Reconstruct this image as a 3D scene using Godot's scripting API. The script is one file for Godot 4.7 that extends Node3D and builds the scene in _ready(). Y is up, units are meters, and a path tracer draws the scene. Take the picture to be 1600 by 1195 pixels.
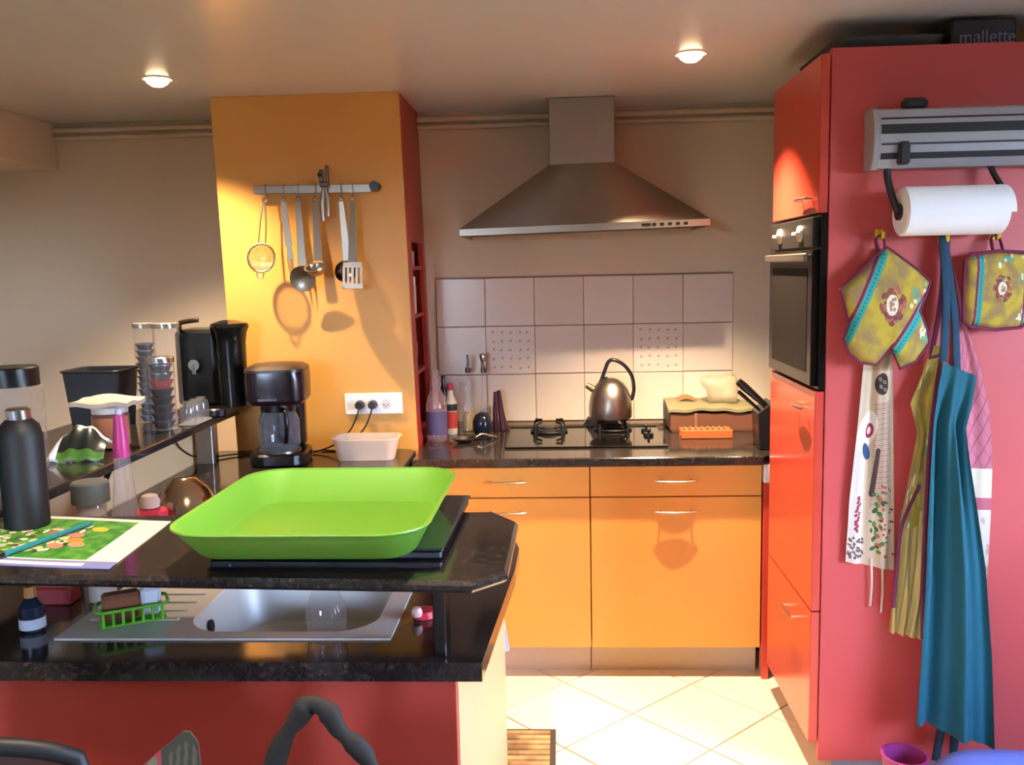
extends Node3D

# ------------------------------------------------------------------ helpers
var used := {}
var mats := {}
var rng := RandomNumberGenerator.new()
const FLAT := -1
var XF := Transform3D()          # transform baked into the shapes that are added

func numbered(n: String) -> String:
	if not used.has(n):
		used[n] = 0
		return n
	used[n] += 1
	return "%s_%03d" % [n, used[n]]

func mat(key: String, html: String, rough := 0.6, metal := 0.0) -> StandardMaterial3D:
	if mats.has(key):
		return mats[key]
	var m := StandardMaterial3D.new()
	m.resource_name = key
	m.albedo_color = Color(html)
	m.roughness = rough
	m.metallic = metal
	mats[key] = m
	return m

func pane(key: String, html: String, alpha: float) -> StandardMaterial3D:
	var m := mat(key, html, 0.04)
	m.transparency = BaseMaterial3D.TRANSPARENCY_ALPHA
	m.albedo_color.a = alpha
	m.cull_mode = BaseMaterial3D.CULL_DISABLED
	return m

func textured(key: String, img: Image, rough: float, html := "ffffff", tri_scale := 0.0, metal := 0.0) -> StandardMaterial3D:
	if mats.has(key):
		return mats[key]
	var m := mat(key, html, rough, metal)
	img.generate_mipmaps()
	m.albedo_texture = ImageTexture.create_from_image(img)
	if tri_scale > 0.0:
		m.uv1_triplanar = true
		m.uv1_scale = Vector3.ONE * tri_scale
	return m

func begin(smooth := FLAT) -> SurfaceTool:
	var st := SurfaceTool.new()
	st.begin(Mesh.PRIMITIVE_TRIANGLES)
	st.set_smooth_group(smooth)
	return st

func commit(st: SurfaceTool) -> ArrayMesh:
	st.generate_normals()
	return st.commit()

func obj(called: String, st: SurfaceTool, m: Material, parent: Node = null) -> MeshInstance3D:
	return inst(called, commit(st), m, parent)

func inst(called: String, mesh: Mesh, m: Material, parent: Node = null) -> MeshInstance3D:
	var o := MeshInstance3D.new()
	o.mesh = mesh
	o.material_override = m
	if parent == null:
		o.name = numbered(called)
		add_child(o, true)
	else:
		o.name = called
		parent.add_child(o, true)
		if o.name != called:
			var k := 1
			while parent.has_node("%s_%03d" % [called, k]):
				k += 1
			o.name = "%s_%03d" % [called, k]
	return o

func tag(o: Node, label: String, category: String, group := "") -> void:
	o.set_meta("label", label)
	o.set_meta("category", category)
	if group != "":
		o.set_meta("group", group)

func thing(called: String, label: String, category: String, at := Vector3.ZERO, turn := 0.0, group := "") -> Node3D:
	var o := Node3D.new()
	o.name = numbered(called)
	add_child(o, true)
	o.position = at
	o.rotation.y = turn
	tag(o, label, category, group)
	return o

func struct(called: String, st: SurfaceTool, m: Material) -> MeshInstance3D:
	var o := obj(called, st, m)
	o.set_meta("kind", "structure")
	return o

func dup(src: Node3D, at: Vector3, label: String, turn := 0.0) -> Node3D:
	var r: Node3D = src.duplicate()
	r.name = numbered(String(src.name))
	add_child(r, true)
	r.position = at
	r.rotation.y = turn
	r.set_meta("label", label)
	return r

func poly(st: SurfaceTool, pts: Array, out: Vector3) -> void:
	var n := Vector3.ZERO
	for i in range(1, pts.size() - 1):
		n += (pts[i] - pts[0]).cross(pts[i + 1] - pts[0])
	var ccw := n.dot(out) > 0.0
	for i in range(1, pts.size() - 1):
		st.add_vertex(XF * pts[0])
		if ccw:
			st.add_vertex(XF * pts[i + 1])
			st.add_vertex(XF * pts[i])
		else:
			st.add_vertex(XF * pts[i])
			st.add_vertex(XF * pts[i + 1])

func box(st: SurfaceTool, c: Vector3, s: Vector3, r := 0.0) -> void:
	st.set_smooth_group(FLAT)
	var h := s * 0.5
	r = minf(r, minf(h.x, minf(h.y, h.z)) * 0.95)
	for a in 3:
		for sg in [-1.0, 1.0]:
			var b := (a + 1) % 3
			var d := (a + 2) % 3
			var pts := []
			for q in [[-1, -1], [1, -1], [1, 1], [-1, 1]]:
				var p := Vector3.ZERO
				p[a] = sg * h[a]
				p[b] = q[0] * (h[b] - r)
				p[d] = q[1] * (h[d] - r)
				pts.append(c + p)
			var o := Vector3.ZERO
			o[a] = sg
			poly(st, pts, o)
	if r <= 0.0:
		return
	for a in 3:
		var b := (a + 1) % 3
		var d := (a + 2) % 3
		for sb in [-1.0, 1.0]:
			for sd in [-1.0, 1.0]:
				var pts := []
				for q in [[0, -1], [0, 1], [1, 1], [1, -1]]:
					var p := Vector3.ZERO
					p[a] = q[1] * (h[a] - r)
					p[b] = sb * (h[b] - (r if q[0] == 1 else 0.0))
					p[d] = sd * (h[d] - (0.0 if q[0] == 1 else r))
					pts.append(c + p)
				var o := Vector3.ZERO
				o[b] = sb
				o[d] = sd
				poly(st, pts, o)
	for sx in [-1.0, 1.0]:
		for sy in [-1.0, 1.0]:
			for sz in [-1.0, 1.0]:
				var sv := Vector3(sx, sy, sz)
				var pts := []
				for a in 3:
					var p := (h - Vector3.ONE * r) * sv
					p[a] = sv[a] * h[a]
					pts.append(c + p)
				poly(st, pts, sv)

func span(st: SurfaceTool, a: Vector3, b: Vector3, r := 0.0) -> void:
	box(st, (a + b) * 0.5, (b - a).abs(), r)

func bx(c: Vector3, s: Vector3, r := 0.003) -> SurfaceTool:
	var st := begin()
	box(st, c, s, r)
	return st

func sp(a: Vector3, b: Vector3, r := 0.003) -> SurfaceTool:
	var st := begin()
	span(st, a, b, r)
	return st

var sg_next := 1
func lathe(st: SurfaceTool, prof: Array, n := 24, at := Vector3.ZERO) -> void:
	sg_next += 1
	for i in prof.size() - 1:
		var p: Vector2 = prof[i]
		var q: Vector2 = prof[i + 1]
		var d := q - p
		if i > 0:
			var e: Vector2 = p - prof[i - 1]
			if absf(e.angle_to(d)) > 0.6:
				sg_next += 1
		st.set_smooth_group(sg_next)
		var nn := Vector2(d.y, -d.x)
		for k in n:
			var a := TAU * k / n
			var b := TAU * (k + 1) / n
			var m := (a + b) * 0.5
			var out := Vector3(cos(m) * nn.x, nn.y, sin(m) * nn.x)
			var pa := at + Vector3(cos(a) * p.x, p.y, sin(a) * p.x)
			var pb := at + Vector3(cos(b) * p.x, p.y, sin(b) * p.x)
			var qa := at + Vector3(cos(a) * q.x, q.y, sin(a) * q.x)
			var qb := at + Vector3(cos(b) * q.x, q.y, sin(b) * q.x)
			if p.x < 1e-5:
				poly(st, [pa, qa, qb], out)
			elif q.x < 1e-5:
				poly(st, [pa, pb, qa], out)
			else:
				poly(st, [pa, pb, qb, qa], out)

func lt(prof: Array, n := 24, at := Vector3.ZERO) -> SurfaceTool:
	var st := begin()
	lathe(st, prof, n, at)
	return st

func cyl(st: SurfaceTool, a: Vector3, b: Vector3, r: float, n := 16, r2 := -1.0) -> void:
	tube(st, [a, b], [r, r if r2 < 0.0 else r2], n)

func tube(st: SurfaceTool, path: Array, rad, n := 10, closed := false, flat := 1.0) -> void:
	sg_next += 1
	st.set_smooth_group(sg_next)
	var m := path.size()
	var rings := []
	var prev := Vector3.ZERO
	for i in m:
		var t: Vector3
		if closed:
			t = (path[(i + 1) % m] - path[(i - 1 + m) % m]).normalized()
		else:
			t = (path[mini(i + 1, m - 1)] - path[maxi(i - 1, 0)]).normalized()
		var u: Vector3
		if i == 0:
			u = t.cross(Vector3.UP)
			if u.length() < 0.1:
				u = t.cross(Vector3.RIGHT)
			u = u.normalized()
		else:
			u = (prev - t * prev.dot(t)).normalized()
		prev = u
		var w := t.cross(u)
		var r: float = rad[i] if rad is Array else rad
		var ring := []
		for k in n:
			var a := TAU * k / n
			ring.append(path[i] + (u * cos(a) * flat + w * sin(a)) * r)
		rings.append(ring)
	var last := m if closed else m - 1
	for i in last:
		var r0: Array = rings[i]
		var r1: Array = rings[(i + 1) % m]
		var c: Vector3 = (path[i] + path[(i + 1) % m]) * 0.5
		for k in n:
			var k2 := (k + 1) % n
			var mid: Vector3 = (r0[k] + r0[k2] + r1[k] + r1[k2]) * 0.25
			poly(st, [r0[k], r0[k2], r1[k2], r1[k]], mid - c)
	if not closed:
		st.set_smooth_group(FLAT)
		poly(st, rings[0], path[0] - path[1])
		poly(st, rings[m - 1], path[m - 1] - path[m - 2])

func curve(pts: Array, steps := 8) -> Array:
	var out := []
	for i in pts.size() - 1:
		var p0: Vector3 = pts[maxi(i - 1, 0)]
		var p3: Vector3 = pts[mini(i + 2, pts.size() - 1)]
		for k in steps:
			out.append(pts[i].cubic_interpolate(pts[i + 1], p0, p3, float(k) / steps))
	out.append(pts[-1])
	return out

func inset(o: Array, r: float) -> Array:
	var n := o.size()
	var area := 0.0
	for i in n:
		area += o[i].cross(o[(i + 1) % n])
	var s := 1.0 if area > 0.0 else -1.0
	var res := []
	for i in n:
		var a: Vector2 = (o[i] - o[(i - 1 + n) % n]).normalized()
		var b: Vector2 = (o[(i + 1) % n] - o[i]).normalized()
		var na := Vector2(-a.y, a.x) * s
		var nb := Vector2(-b.y, b.x) * s
		var v := (na + nb)
		v = v / maxf(v.length_squared() * 0.5, 0.3)
		res.append(o[i] + v * r)
	return res

# outline in x,z; solid between y0 and y1 with chamfered edges
func prism(st: SurfaceTool, o: Array, y0: float, y1: float, r := 0.0) -> void:
	st.set_smooth_group(FLAT)
	var ins: Array = inset(o, r) if r > 0.0 else o
	var tris := Geometry2D.triangulate_polygon(PackedVector2Array(ins))
	for i in range(0, tris.size(), 3):
		var a: Vector2 = ins[tris[i]]
		var b: Vector2 = ins[tris[i + 1]]
		var c: Vector2 = ins[tris[i + 2]]
		poly(st, [Vector3(a.x, y1, a.y), Vector3(b.x, y1, b.y), Vector3(c.x, y1, c.y)], Vector3.UP)
		poly(st, [Vector3(a.x, y0, a.y), Vector3(b.x, y0, b.y), Vector3(c.x, y0, c.y)], Vector3.DOWN)
	var area := 0.0
	var n := o.size()
	for i in n:
		area += o[i].cross(o[(i + 1) % n])
	for i in n:
		var j := (i + 1) % n
		var d: Vector2 = o[j] - o[i]
		var nn := Vector3(d.y, 0, -d.x) * (1.0 if area > 0.0 else -1.0)
		var a0 := Vector3(o[i].x, y0 + r, o[i].y)
		var b0 := Vector3(o[j].x, y0 + r, o[j].y)
		var a1 := Vector3(o[i].x, y1 - r, o[i].y)
		var b1 := Vector3(o[j].x, y1 - r, o[j].y)
		poly(st, [a0, b0, b1, a1], nn)
		if r > 0.0:
			poly(st, [a1, b1, Vector3(ins[j].x, y1, ins[j].y), Vector3(ins[i].x, y1, ins[i].y)], nn.normalized() + Vector3.UP)
			poly(st, [a0, b0, Vector3(ins[j].x, y0, ins[j].y), Vector3(ins[i].x, y0, ins[i].y)], nn.normalized() + Vector3.DOWN)

func pr(o: Array, y0: float, y1: float, r := 0.0) -> SurfaceTool:
	var st := begin()
	prism(st, o, y0, y1, r)
	return st

func rrect(w: float, d: float, r: float, n := 5) -> Array:
	var o := []
	for q in [[1, 1, 0.0], [-1, 1, 0.25], [-1, -1, 0.5], [1, -1, 0.75]]:
		for k in n + 1:
			var a: float = TAU * (q[2] + 0.25 * k / n)
			o.append(Vector2(q[0] * (w * 0.5 - r) + cos(a) * r, q[1] * (d * 0.5 - r) + sin(a) * r))
	return o

# stack of outlines (same count) joined as one skin: layers = [[outline, y], ...]; caps at both ends
func loft(st: SurfaceTool, layers: Array, cap0 := true, cap1 := true) -> void:
	sg_next += 1
	st.set_smooth_group(sg_next)
	for l in layers.size() - 1:
		var a: Array = layers[l][0]
		var b: Array = layers[l + 1][0]
		var ya: float = layers[l][1]
		var yb: float = layers[l + 1][1]
		if l > 0:
			var da := Vector2(layers[l][0][0].length() - layers[l - 1][0][0].length(), ya - layers[l - 1][1])
			var db := Vector2(b[0].length() - a[0].length(), yb - ya)
			if absf(da.angle_to(db)) > 0.6:
				sg_next += 1
				st.set_smooth_group(sg_next)
		var n := a.size()
		var cen := Vector2.ZERO
		for p in a:
			cen += p / n
		for i in n:
			var j := (i + 1) % n
			var e: Vector2 = (a[j] - a[i])
			if e.length() < 1e-6:
				e = b[j] - b[i]
			var nr := Vector2(e.y, -e.x)
			if nr.dot((a[i] + a[j]) * 0.5 - cen) < 0.0:
				nr = -nr
			nr = nr.normalized()
			var rise := yb - ya
			var grow: float = (b[i] - a[i]).dot(nr)
			var out := Vector3(nr.x * rise, -grow, nr.y * rise)
			poly(st, [Vector3(a[i].x, ya, a[i].y), Vector3(a[j].x, ya, a[j].y), Vector3(b[j].x, yb, b[j].y), Vector3(b[i].x, yb, b[i].y)], out)
	st.set_smooth_group(FLAT)
	for q in [[0, cap0, 1.0], [layers.size() - 1, cap1, 1.0]]:
		if q[1]:
			var o: Array = layers[q[0]][0]
			var y: float = layers[q[0]][1]
			var nb: float = layers[1][1] if q[0] == 0 else layers[-2][1]
			var tris := Geometry2D.triangulate_polygon(PackedVector2Array(o))
			for i in range(0, tris.size(), 3):
				poly(st, [Vector3(o[tris[i]].x, y, o[tris[i]].y), Vector3(o[tris[i + 1]].x, y, o[tris[i + 1]].y), Vector3(o[tris[i + 2]].x, y, o[tris[i + 2]].y)], Vector3(0, y - nb, 0))

func scaled(o: Array, sx: float, sz := -1.0) -> Array:
	var r := []
	for p in o:
		r.append(Vector2(p.x * sx, p.y * (sx if sz < 0.0 else sz)))
	return r

# cloth: P(u, v) gives the front face; the back lies t behind it along -z
func cloth(P: Callable, nu: int, nv: int, t := 0.003, dirn := Vector3(0, 0, -1)) -> SurfaceTool:
	var st := begin(7)
	var f := []
	for j in nv + 1:
		var row := []
		for i in nu + 1:
			row.append(P.call(float(i) / nu, float(j) / nv))
		f.append(row)
	var emit := func(a: Vector3, b: Vector3, c: Vector3, ua: Vector2, ub: Vector2, uc: Vector2, out: Vector3):
		var ccw := (b - a).cross(c - a).dot(out) > 0.0
		for q in ([[a, ua], [c, uc], [b, ub]] if ccw else [[a, ua], [b, ub], [c, uc]]):
			st.set_uv(q[1])
			st.add_vertex(XF * q[0])
	for j in nv:
		for i in nu:
			var u0 := float(i) / nu
			var u1 := float(i + 1) / nu
			var v0 := float(j) / nv
			var v1 := float(j + 1) / nv
			var a: Vector3 = f[j][i]
			var b: Vector3 = f[j][i + 1]
			var c: Vector3 = f[j + 1][i + 1]
			var d: Vector3 = f[j + 1][i]
			st.set_smooth_group(7)
			emit.call(a, b, c, Vector2(u0, v0), Vector2(u1, v0), Vector2(u1, v1), -dirn)
			emit.call(a, c, d, Vector2(u0, v0), Vector2(u1, v1), Vector2(u0, v1), -dirn)
			st.set_smooth_group(8)
			var o := dirn * t
			emit.call(a + o, b + o, c + o, Vector2(u0, v0), Vector2(u1, v0), Vector2(u1, v1), dirn)
			emit.call(a + o, c + o, d + o, Vector2(u0, v0), Vector2(u1, v1), Vector2(u0, v1), dirn)
	st.set_smooth_group(FLAT)
	var o2 := dirn * t
	for j in nv:
		for i in [0, nu]:
			var a: Vector3 = f[j][i]
			var b: Vector3 = f[j + 1][i]
			var out: Vector3 = f[j][i] - f[j][nu - i]
			var uu := Vector2(0.01 if i == 0 else 0.99, float(j) / nv)
			emit.call(a, b, b + o2, uu, uu, uu, out)
			emit.call(a, b + o2, a + o2, uu, uu, uu, out)
	for i in nu:
		for j in [0, nv]:
			var a: Vector3 = f[j][i]
			var b: Vector3 = f[j][i + 1]
			var out: Vector3 = f[j][i] - f[nv - j][i]
			var uu := Vector2(float(i) / nu, 0.01 if j == 0 else 0.99)
			emit.call(a, b, b + o2, uu, uu, uu, out)
			emit.call(a, b + o2, a + o2, uu, uu, uu, out)
	return st

# rows = [[xl, yl, xr, yr], ...] from top to bottom; folds swing the surface along z
func hang(rows: Array, z: float, amp: float, folds: float, phase := 0.0, amp_top := 0.15) -> Callable:
	return func(u: float, v: float) -> Vector3:
		var t := v * (rows.size() - 1)
		var k := mini(int(t), rows.size() - 2)
		var w := t - k
		var a: Array = rows[k]
		var b: Array = rows[k + 1]
		var l := Vector2(lerpf(a[0], b[0], w), lerpf(a[1], b[1], w))
		var r := Vector2(lerpf(a[2], b[2], w), lerpf(a[3], b[3], w))
		var p := l.lerp(r, u)
		var am := amp * lerpf(amp_top, 1.0, smoothstep(0.0, 0.5, v))
		var q := sin(TAU * folds * (u + 0.06 * sin(v * 3.0 + phase)) + phase)
		return Vector3(p.x, p.y, z + am * (q + 0.35 * sin(TAU * folds * 2.3 * u + 1.7 * phase + v * 2.0)))

# pillow: star-shaped outline in x,y, puffed along z by t on both sides
func pillow(o: Array, t: float, rings := 6, cen := Vector2.INF, lump := 0.0) -> SurfaceTool:
	var st := begin(9)
	var n := o.size()
	var lo := Vector2.INF
	var hi := -Vector2.INF
	var c := Vector2.ZERO
	for p in o:
		lo = lo.min(p)
		hi = hi.max(p)
		c += p / n
	if cen != Vector2.INF:
		c = cen
	for side in [1.0, -1.0]:
		st.set_smooth_group(9)
		var at := func(i: int, k: int) -> Vector3:
			var s := float(k) / rings
			var p: Vector2 = c.lerp(o[i % n], s)
			var z: float = t * sqrt(maxf(0.0, 1.0 - s * s * s)) * side
			z += lump * sin(p.x * 55.0) * sin(p.y * 47.0 + 1.0) * (1.0 - s * s)
			return Vector3(p.x, p.y, z)
		for i in n:
			for k in rings:
				var q := [at.call(i, k), at.call(i, k + 1), at.call(i + 1, k + 1), at.call(i + 1, k)]
				if k == 0:
					q = [q[0], q[1], q[2]]
				var nn := Vector3.ZERO
				for m in range(1, q.size() - 1):
					nn += (q[m] - q[0]).cross(q[m + 1] - q[0])
				var ccw: bool = nn.z * side > 0.0
				for m in range(1, q.size() - 1):
					for e in ([q[0], q[m + 1], q[m]] if ccw else [q[0], q[m], q[m + 1]]):
						st.set_uv(Vector2((e.x - lo.x) / (hi.x - lo.x), (hi.y - e.y) / (hi.y - lo.y)))
						st.add_vertex(XF * e)
	return st

func noise(freq: float, s: int, kind := FastNoiseLite.TYPE_SIMPLEX_SMOOTH) -> FastNoiseLite:
	var f := FastNoiseLite.new()
	f.noise_type = kind
	f.frequency = freq
	f.seed = s
	return f

func blob(img: Image, c: Vector2, r: float, col: Color, ry := -1.0, ang := 0.0) -> void:
	if ry < 0.0:
		ry = r
	var big := int(maxf(r, ry)) + 1
	for y in range(int(c.y) - big, int(c.y) + big + 1):
		for x in range(int(c.x) - big, int(c.x) + big + 1):
			if x < 0 or y < 0 or x >= img.get_width() or y >= img.get_height():
				continue
			var d := (Vector2(x, y) - c).rotated(-ang)
			if (d.x / r) * (d.x / r) + (d.y / ry) * (d.y / ry) <= 1.0:
				img.set_pixel(x, y, col)

func stroke(img: Image, a: Vector2, b: Vector2, w: float, col: Color) -> void:
	var n := int(a.distance_to(b) / maxf(1.0, w * 0.5)) + 1
	for i in n + 1:
		blob(img, a.lerp(b, float(i) / n), w, col)

func blank(w: int, h: int, html: String) -> Image:
	var i := Image.create(w, h, false, Image.FORMAT_RGBA8)
	i.fill(Color(html))
	return i

# ------------------------------------------------------------------ textures
func granite() -> StandardMaterial3D:
	var a := noise(0.045, 3)
	var b := noise(0.09, 8, FastNoiseLite.TYPE_CELLULAR)
	b.cellular_return_type = FastNoiseLite.RETURN_CELL_VALUE
	b.cellular_jitter = 1.0
	var c := noise(0.12, 21)
	var n := 512
	var img := blank(n, n, "000000")
	for y in n:
		for x in n:
			var v := b.get_noise_2d(x + 6.0 * a.get_noise_2d(x, y), y + 6.0 * a.get_noise_2d(y, x))
			var col := Color("1b1614")
			if v > 0.955:
				col = Color("c08a4a")
			elif v > 0.86:
				col = Color("7a5538")
			elif v > 0.62:
				col = Color("44332a")
			elif v > 0.2:
				col = Color("271f1b")
			elif v < -0.82:
				col = Color("4a4542")
			col = col.lightened(0.10 * (0.5 + 0.5 * c.get_noise_2d(x, y)))
			img.set_pixel(x, y, col)
	var m := textured("granite", img, 0.1, "ffffff", 2.2)
	m.metallic_specular = 0.55
	return m

func print_tile() -> StandardMaterial3D:
	var img := blank(256, 256, "e2d2bf")
	for y in 5:
		for x in 5:
			var p := Vector2(36 + x * 46 + rng.randf_range(-5, 5), 30 + y * 48 + rng.randf_range(-5, 5))
			blob(img, p, 5, Color("bd8f72"), 6, rng.randf() * 3.0)
			blob(img, p + Vector2(5, -6), 2.5, Color("b09c78"))
	return textured("flower_dot_tile", img, 0.25, "ffffff")

func bamboo() -> StandardMaterial3D:
	var a := noise(0.03, 4)
	var img := blank(256, 256, "c79a5e")
	for y in 256:
		var row := 0.5 + 0.5 * sin(y * TAU / 16.0)
		for x in 256:
			var v := a.get_noise_2d(x * 0.4, floorf(y / 16.0) * 40.0)
			img.set_pixel(x, y, Color("c9a066").darkened(0.42 * clampf(0.5 + v * 1.2, 0.0, 1.0)).darkened(0.35 * (1.0 - row) * (1.0 - row)))
	return textured("woven_straw", img, 0.75, "ffffff")

func provencal(key: String, stripes: Array, seed_: int) -> StandardMaterial3D:
	# yellow printed cotton with flower sprays and turquoise ribbons; stripes in uv: [ax, ay, bx, by]
	rng.seed = seed_
	var img := blank(256, 256, "c9b031")
	var nz := noise(0.012, seed_)
	for y in 256:
		for x in 256:
			img.set_pixel(x, y, Color("b89e30").lerp(Color("94784a"), clampf(0.5 + nz.get_noise_2d(x, y) * 1.6, 0.0, 1.0)))
	for k in 9:
		var c := Vector2(rng.randf() * 256, rng.randf() * 256)
		for j in 7:
			var p := c + Vector2(rng.randf_range(-18, 18), rng.randf_range(-18, 18))
			blob(img, p, rng.randf_range(4, 9), [Color("4fa08c"), Color("d9c98c"), Color("8a9a4a"), Color("e0d7b0")][rng.randi() % 4], rng.randf_range(3, 7), rng.randf() * 3.0)
	var m := Vector2(140, 120) if stripes.size() > 0 else Vector2(900, 900)
	for j in 60:
		var a := rng.randf() * TAU
		var d := rng.randf_range(10, 36)
		blob(img, m + Vector2(cos(a) * d, sin(a) * d * 1.2), 5, [Color("8a4a3c"), Color("a5624a"), Color("7a3a3a")][j % 3], 8, a)
	blob(img, m, 17, Color("e2d6b8"), 22)
	for j in 8:
		blob(img, m + Vector2(rng.randf_range(-10, 10), rng.randf_range(-14, 14)), 4, Color("a57a5c"))
	for s in stripes:
		var a := Vector2(s[0], s[1]) * 256.0
		var b := Vector2(s[2], s[3]) * 256.0
		stroke(img, a, b, 9, Color("2f9c93"))
		var n := int(a.distance_to(b) / 9.0)
		for i in n:
			blob(img, a.lerp(b, float(i) / n), 2.6, Color("1d6d6b"))
		var o := (b - a).normalized().orthogonal() * 14.0
		stroke(img, a - o, b - o, 4, Color("7a2048"))
	return textured(key, img, 0.9)

func towel_print() -> StandardMaterial3D:
	rng.seed = 77
	var img := blank(256, 1024, "d9c8b0")
	for y in range(0, 1024, 2):
		for x in 256:
			if x < 80 and y > 330:
				img.set_pixel(x, y, Color("e3e0dd"))
				img.set_pixel(x, y + 1, Color("e3e0dd"))
	for k in 60:   # reddish ruled hatching
		var y := 180.0 + k * 9.0
		stroke(img, Vector2(120, y), Vector2(235, y - 14), 1.6, Color("a77f78") if k % 3 else Color("7d4d58"))
	blob(img, Vector2(165, 70), 52, Color("3a2f2c"), 58)
	for q in [[-18, -26], [16, -10], [-10, 14], [20, 30]]:
		blob(img, Vector2(165 + q[0], 70 + q[1]), 13, Color("b9a791"), 9, 0.5)
		blob(img, Vector2(165 + q[0], 70 + q[1]), 7, Color("3a2f2c"), 4, 0.5)
	blob(img, Vector2(70, 320), 62, Color("f0eeec"), 110, 0.35)
	blob(img, Vector2(92, 320), 26, Color("b13050"), 40, 0.2)
	blob(img, Vector2(92, 320), 12, Color("f0eeec"), 20, 0.2)
	blob(img, Vector2(78, 425), 24, Color("2f4f7d"), 46, -0.4)
	stroke(img, Vector2(150, 420), Vector2(125, 640), 14, Color("4d3a38"))
	for k in 26:
		blob(img, Vector2(150 + rng.randf_range(-26, 40), 640 + k * 12), rng.randf_range(8, 18), [Color("3c7a3f"), Color("5d8c45"), Color("b8743c"), Color("2f5c34")][k % 4], rng.randf_range(6, 12), rng.randf() * 3)
	for k in 16:
		blob(img, Vector2(52 + rng.randf_range(-12, 12), 660 + k * 12), 8, Color("a53a4c"), 12, rng.randf())
	for k in 40:
		blob(img, Vector2(rng.randf_range(8, 90), rng.randf_range(880, 1000)), rng.randf_range(5, 13), Color("6f5a50"), rng.randf_range(4, 8), rng.randf() * 3)
	for k in 26:
		blob(img, Vector2(rng.randf_range(170, 250), rng.randf_range(560, 960)), rng.randf_range(4, 9), [Color("7d5c3a"), Color("9c3b3b"), Color("48663c")][k % 3], 6)
	var out := blank(256, 1024, "c4ae92")
	img.resize(256, 600)
	out.blit_rect(img, Rect2i(0, 0, 256, 600), Vector2i(0, 424))
	return textured("printed_linen", out, 0.9, "e0d2c0")

func quilt_print() -> StandardMaterial3D:
	var img := blank(128, 512, "c56f78")
	for k in range(-20, 40):
		stroke(img, Vector2(0, k * 26), Vector2(128, k * 26 + 90), 1.6, Color("b5626c"))
		stroke(img, Vector2(128, k * 26), Vector2(0, k * 26 + 90), 1.6, Color("a5525e"))
	img.fill_rect(Rect2i(0, 330, 128, 34), Color("e3d3b4"))
	img.fill_rect(Rect2i(0, 364, 128, 14), Color("c0606c"))
	img.fill_rect(Rect2i(0, 378, 128, 96), Color("e0cdb6"))
	rng.seed = 5
	for k in 30:
		blob(img, Vector2(rng.randf() * 128, 385 + rng.randf() * 80), 4, Color("c9a48e"), 7, rng.randf() * 3)
	return textured("pink_quilting", img, 0.9)

func leaflet_print() -> StandardMaterial3D:
	rng.seed = 12
	var img := blank(512, 384, "f2f0e6")
	var nz := noise(0.02, 9)
	for y in range(22, 330):
		for x in range(0, 420):
			var g := Color("2f7d2c").lerp(Color("6fae4a"), clampf(0.5 + nz.get_noise_2d(x, y), 0, 1))
			img.set_pixel(x, y, g)
	for k in 110:
		var p := Vector2(rng.randf_range(20, 300), rng.randf_range(60, 300))
		blob(img, p, rng.randf_range(6, 18), [Color("d8d3b0"), Color("e8e6d2"), Color("6a5a48"), Color("c9c79a"), Color("4c3d33")][rng.randi() % 5], rng.randf_range(5, 12), rng.randf() * 3)
	for q in [[255, 110, "c98a8a"], [290, 150, "cf8580"], [225, 140, "b56a72"], [310, 190, "e2962f"], [335, 95, "e3c33a"], [275, 235, "e08a78"], [330, 220, "d99a80"], [120, 285, "d9503c"], [200, 250, "e9e6d0"]]:
		blob(img, Vector2(q[0], q[1]), 26, Color(q[2]), 18, 0.3)
	img.fill_rect(Rect2i(0, 338, 512, 46), Color("8588c4"))
	img.fill_rect(Rect2i(0, 352, 430, 20), Color("f4f4f4"))
	return textured("printed_leaflet", img, 0.5)

# ------------------------------------------------------------------ small builders
const CT := 0.90      # worktop height
const BAR := 1.08     # raised bar height
const CEIL := 2.325

# leaf-shaped pull: local x along the front, z out of it
func pull(parent: Node3D, at: Vector3, turn := 0.0, w := 0.166) -> void:
	var m := mat("brushed_handle", "c9bfae", 0.28, 1.0)
	var st := begin()
	var o := []
	for k in 13:
		var t := -1.0 + k / 6.0
		o.append(Vector2(t * w * 0.5, 0.024 + 0.012 * (1.0 - t * t)))
	for k in range(1, 12):
		var t := 1.0 - k / 6.0
		o.append(Vector2(t * w * 0.5, 0.024 - 0.006 * (1.0 - t * t)))
	prism(st, o, -0.003, 0.003, 0.001)
	for s in [-1.0, 1.0]:
		cyl(st, Vector3(s * w * 0.36, 0, 0.0), Vector3(s * w * 0.36, 0, 0.024), 0.004, 10)
	var h := obj("handle", st, m, parent)
	h.position = at
	h.rotation.y = turn

func downlight(at: Vector3, label: String, half := 54.0, power := 1.0) -> void:
	var t := thing("recessed_spotlight", label, "ceiling light", at, 0.0)
	obj("trim_ring", lt([Vector2(0.043, -0.001), Vector2(0.052, -0.004), Vector2(0.052, 0.0), Vector2(0.043, 0.0)], 32), mat("lamp_ring", "efe6d8", 0.4), t)
	var lm := mat("lamp_lens", "fff2d8", 0.4)
	lm.emission_enabled = true
	lm.emission = Color("ffdfae")
	lm.emission_energy_multiplier = 6.0
	obj("bulb", lt([Vector2(0.0, -0.030), Vector2(0.020, -0.027), Vector2(0.036, -0.016), Vector2(0.043, -0.003), Vector2(0.043, 0.0), Vector2(0.0, 0.0)], 32), lm, t)
	var l := SpotLight3D.new()
	l.name = "lamp"
	l.light_color = LAMP_COLOR
	l.light_energy = LAMP_ENERGY * power
	l.spot_range = 9.0
	l.spot_attenuation = 2.0
	l.spot_angle = half
	l.spot_angle_attenuation = 0.7
	l.light_size = 0.014
	l.shadow_enabled = true
	l.position = Vector3(0, -0.038, 0)
	l.rotation.x = -PI / 2
	t.add_child(l)

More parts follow.
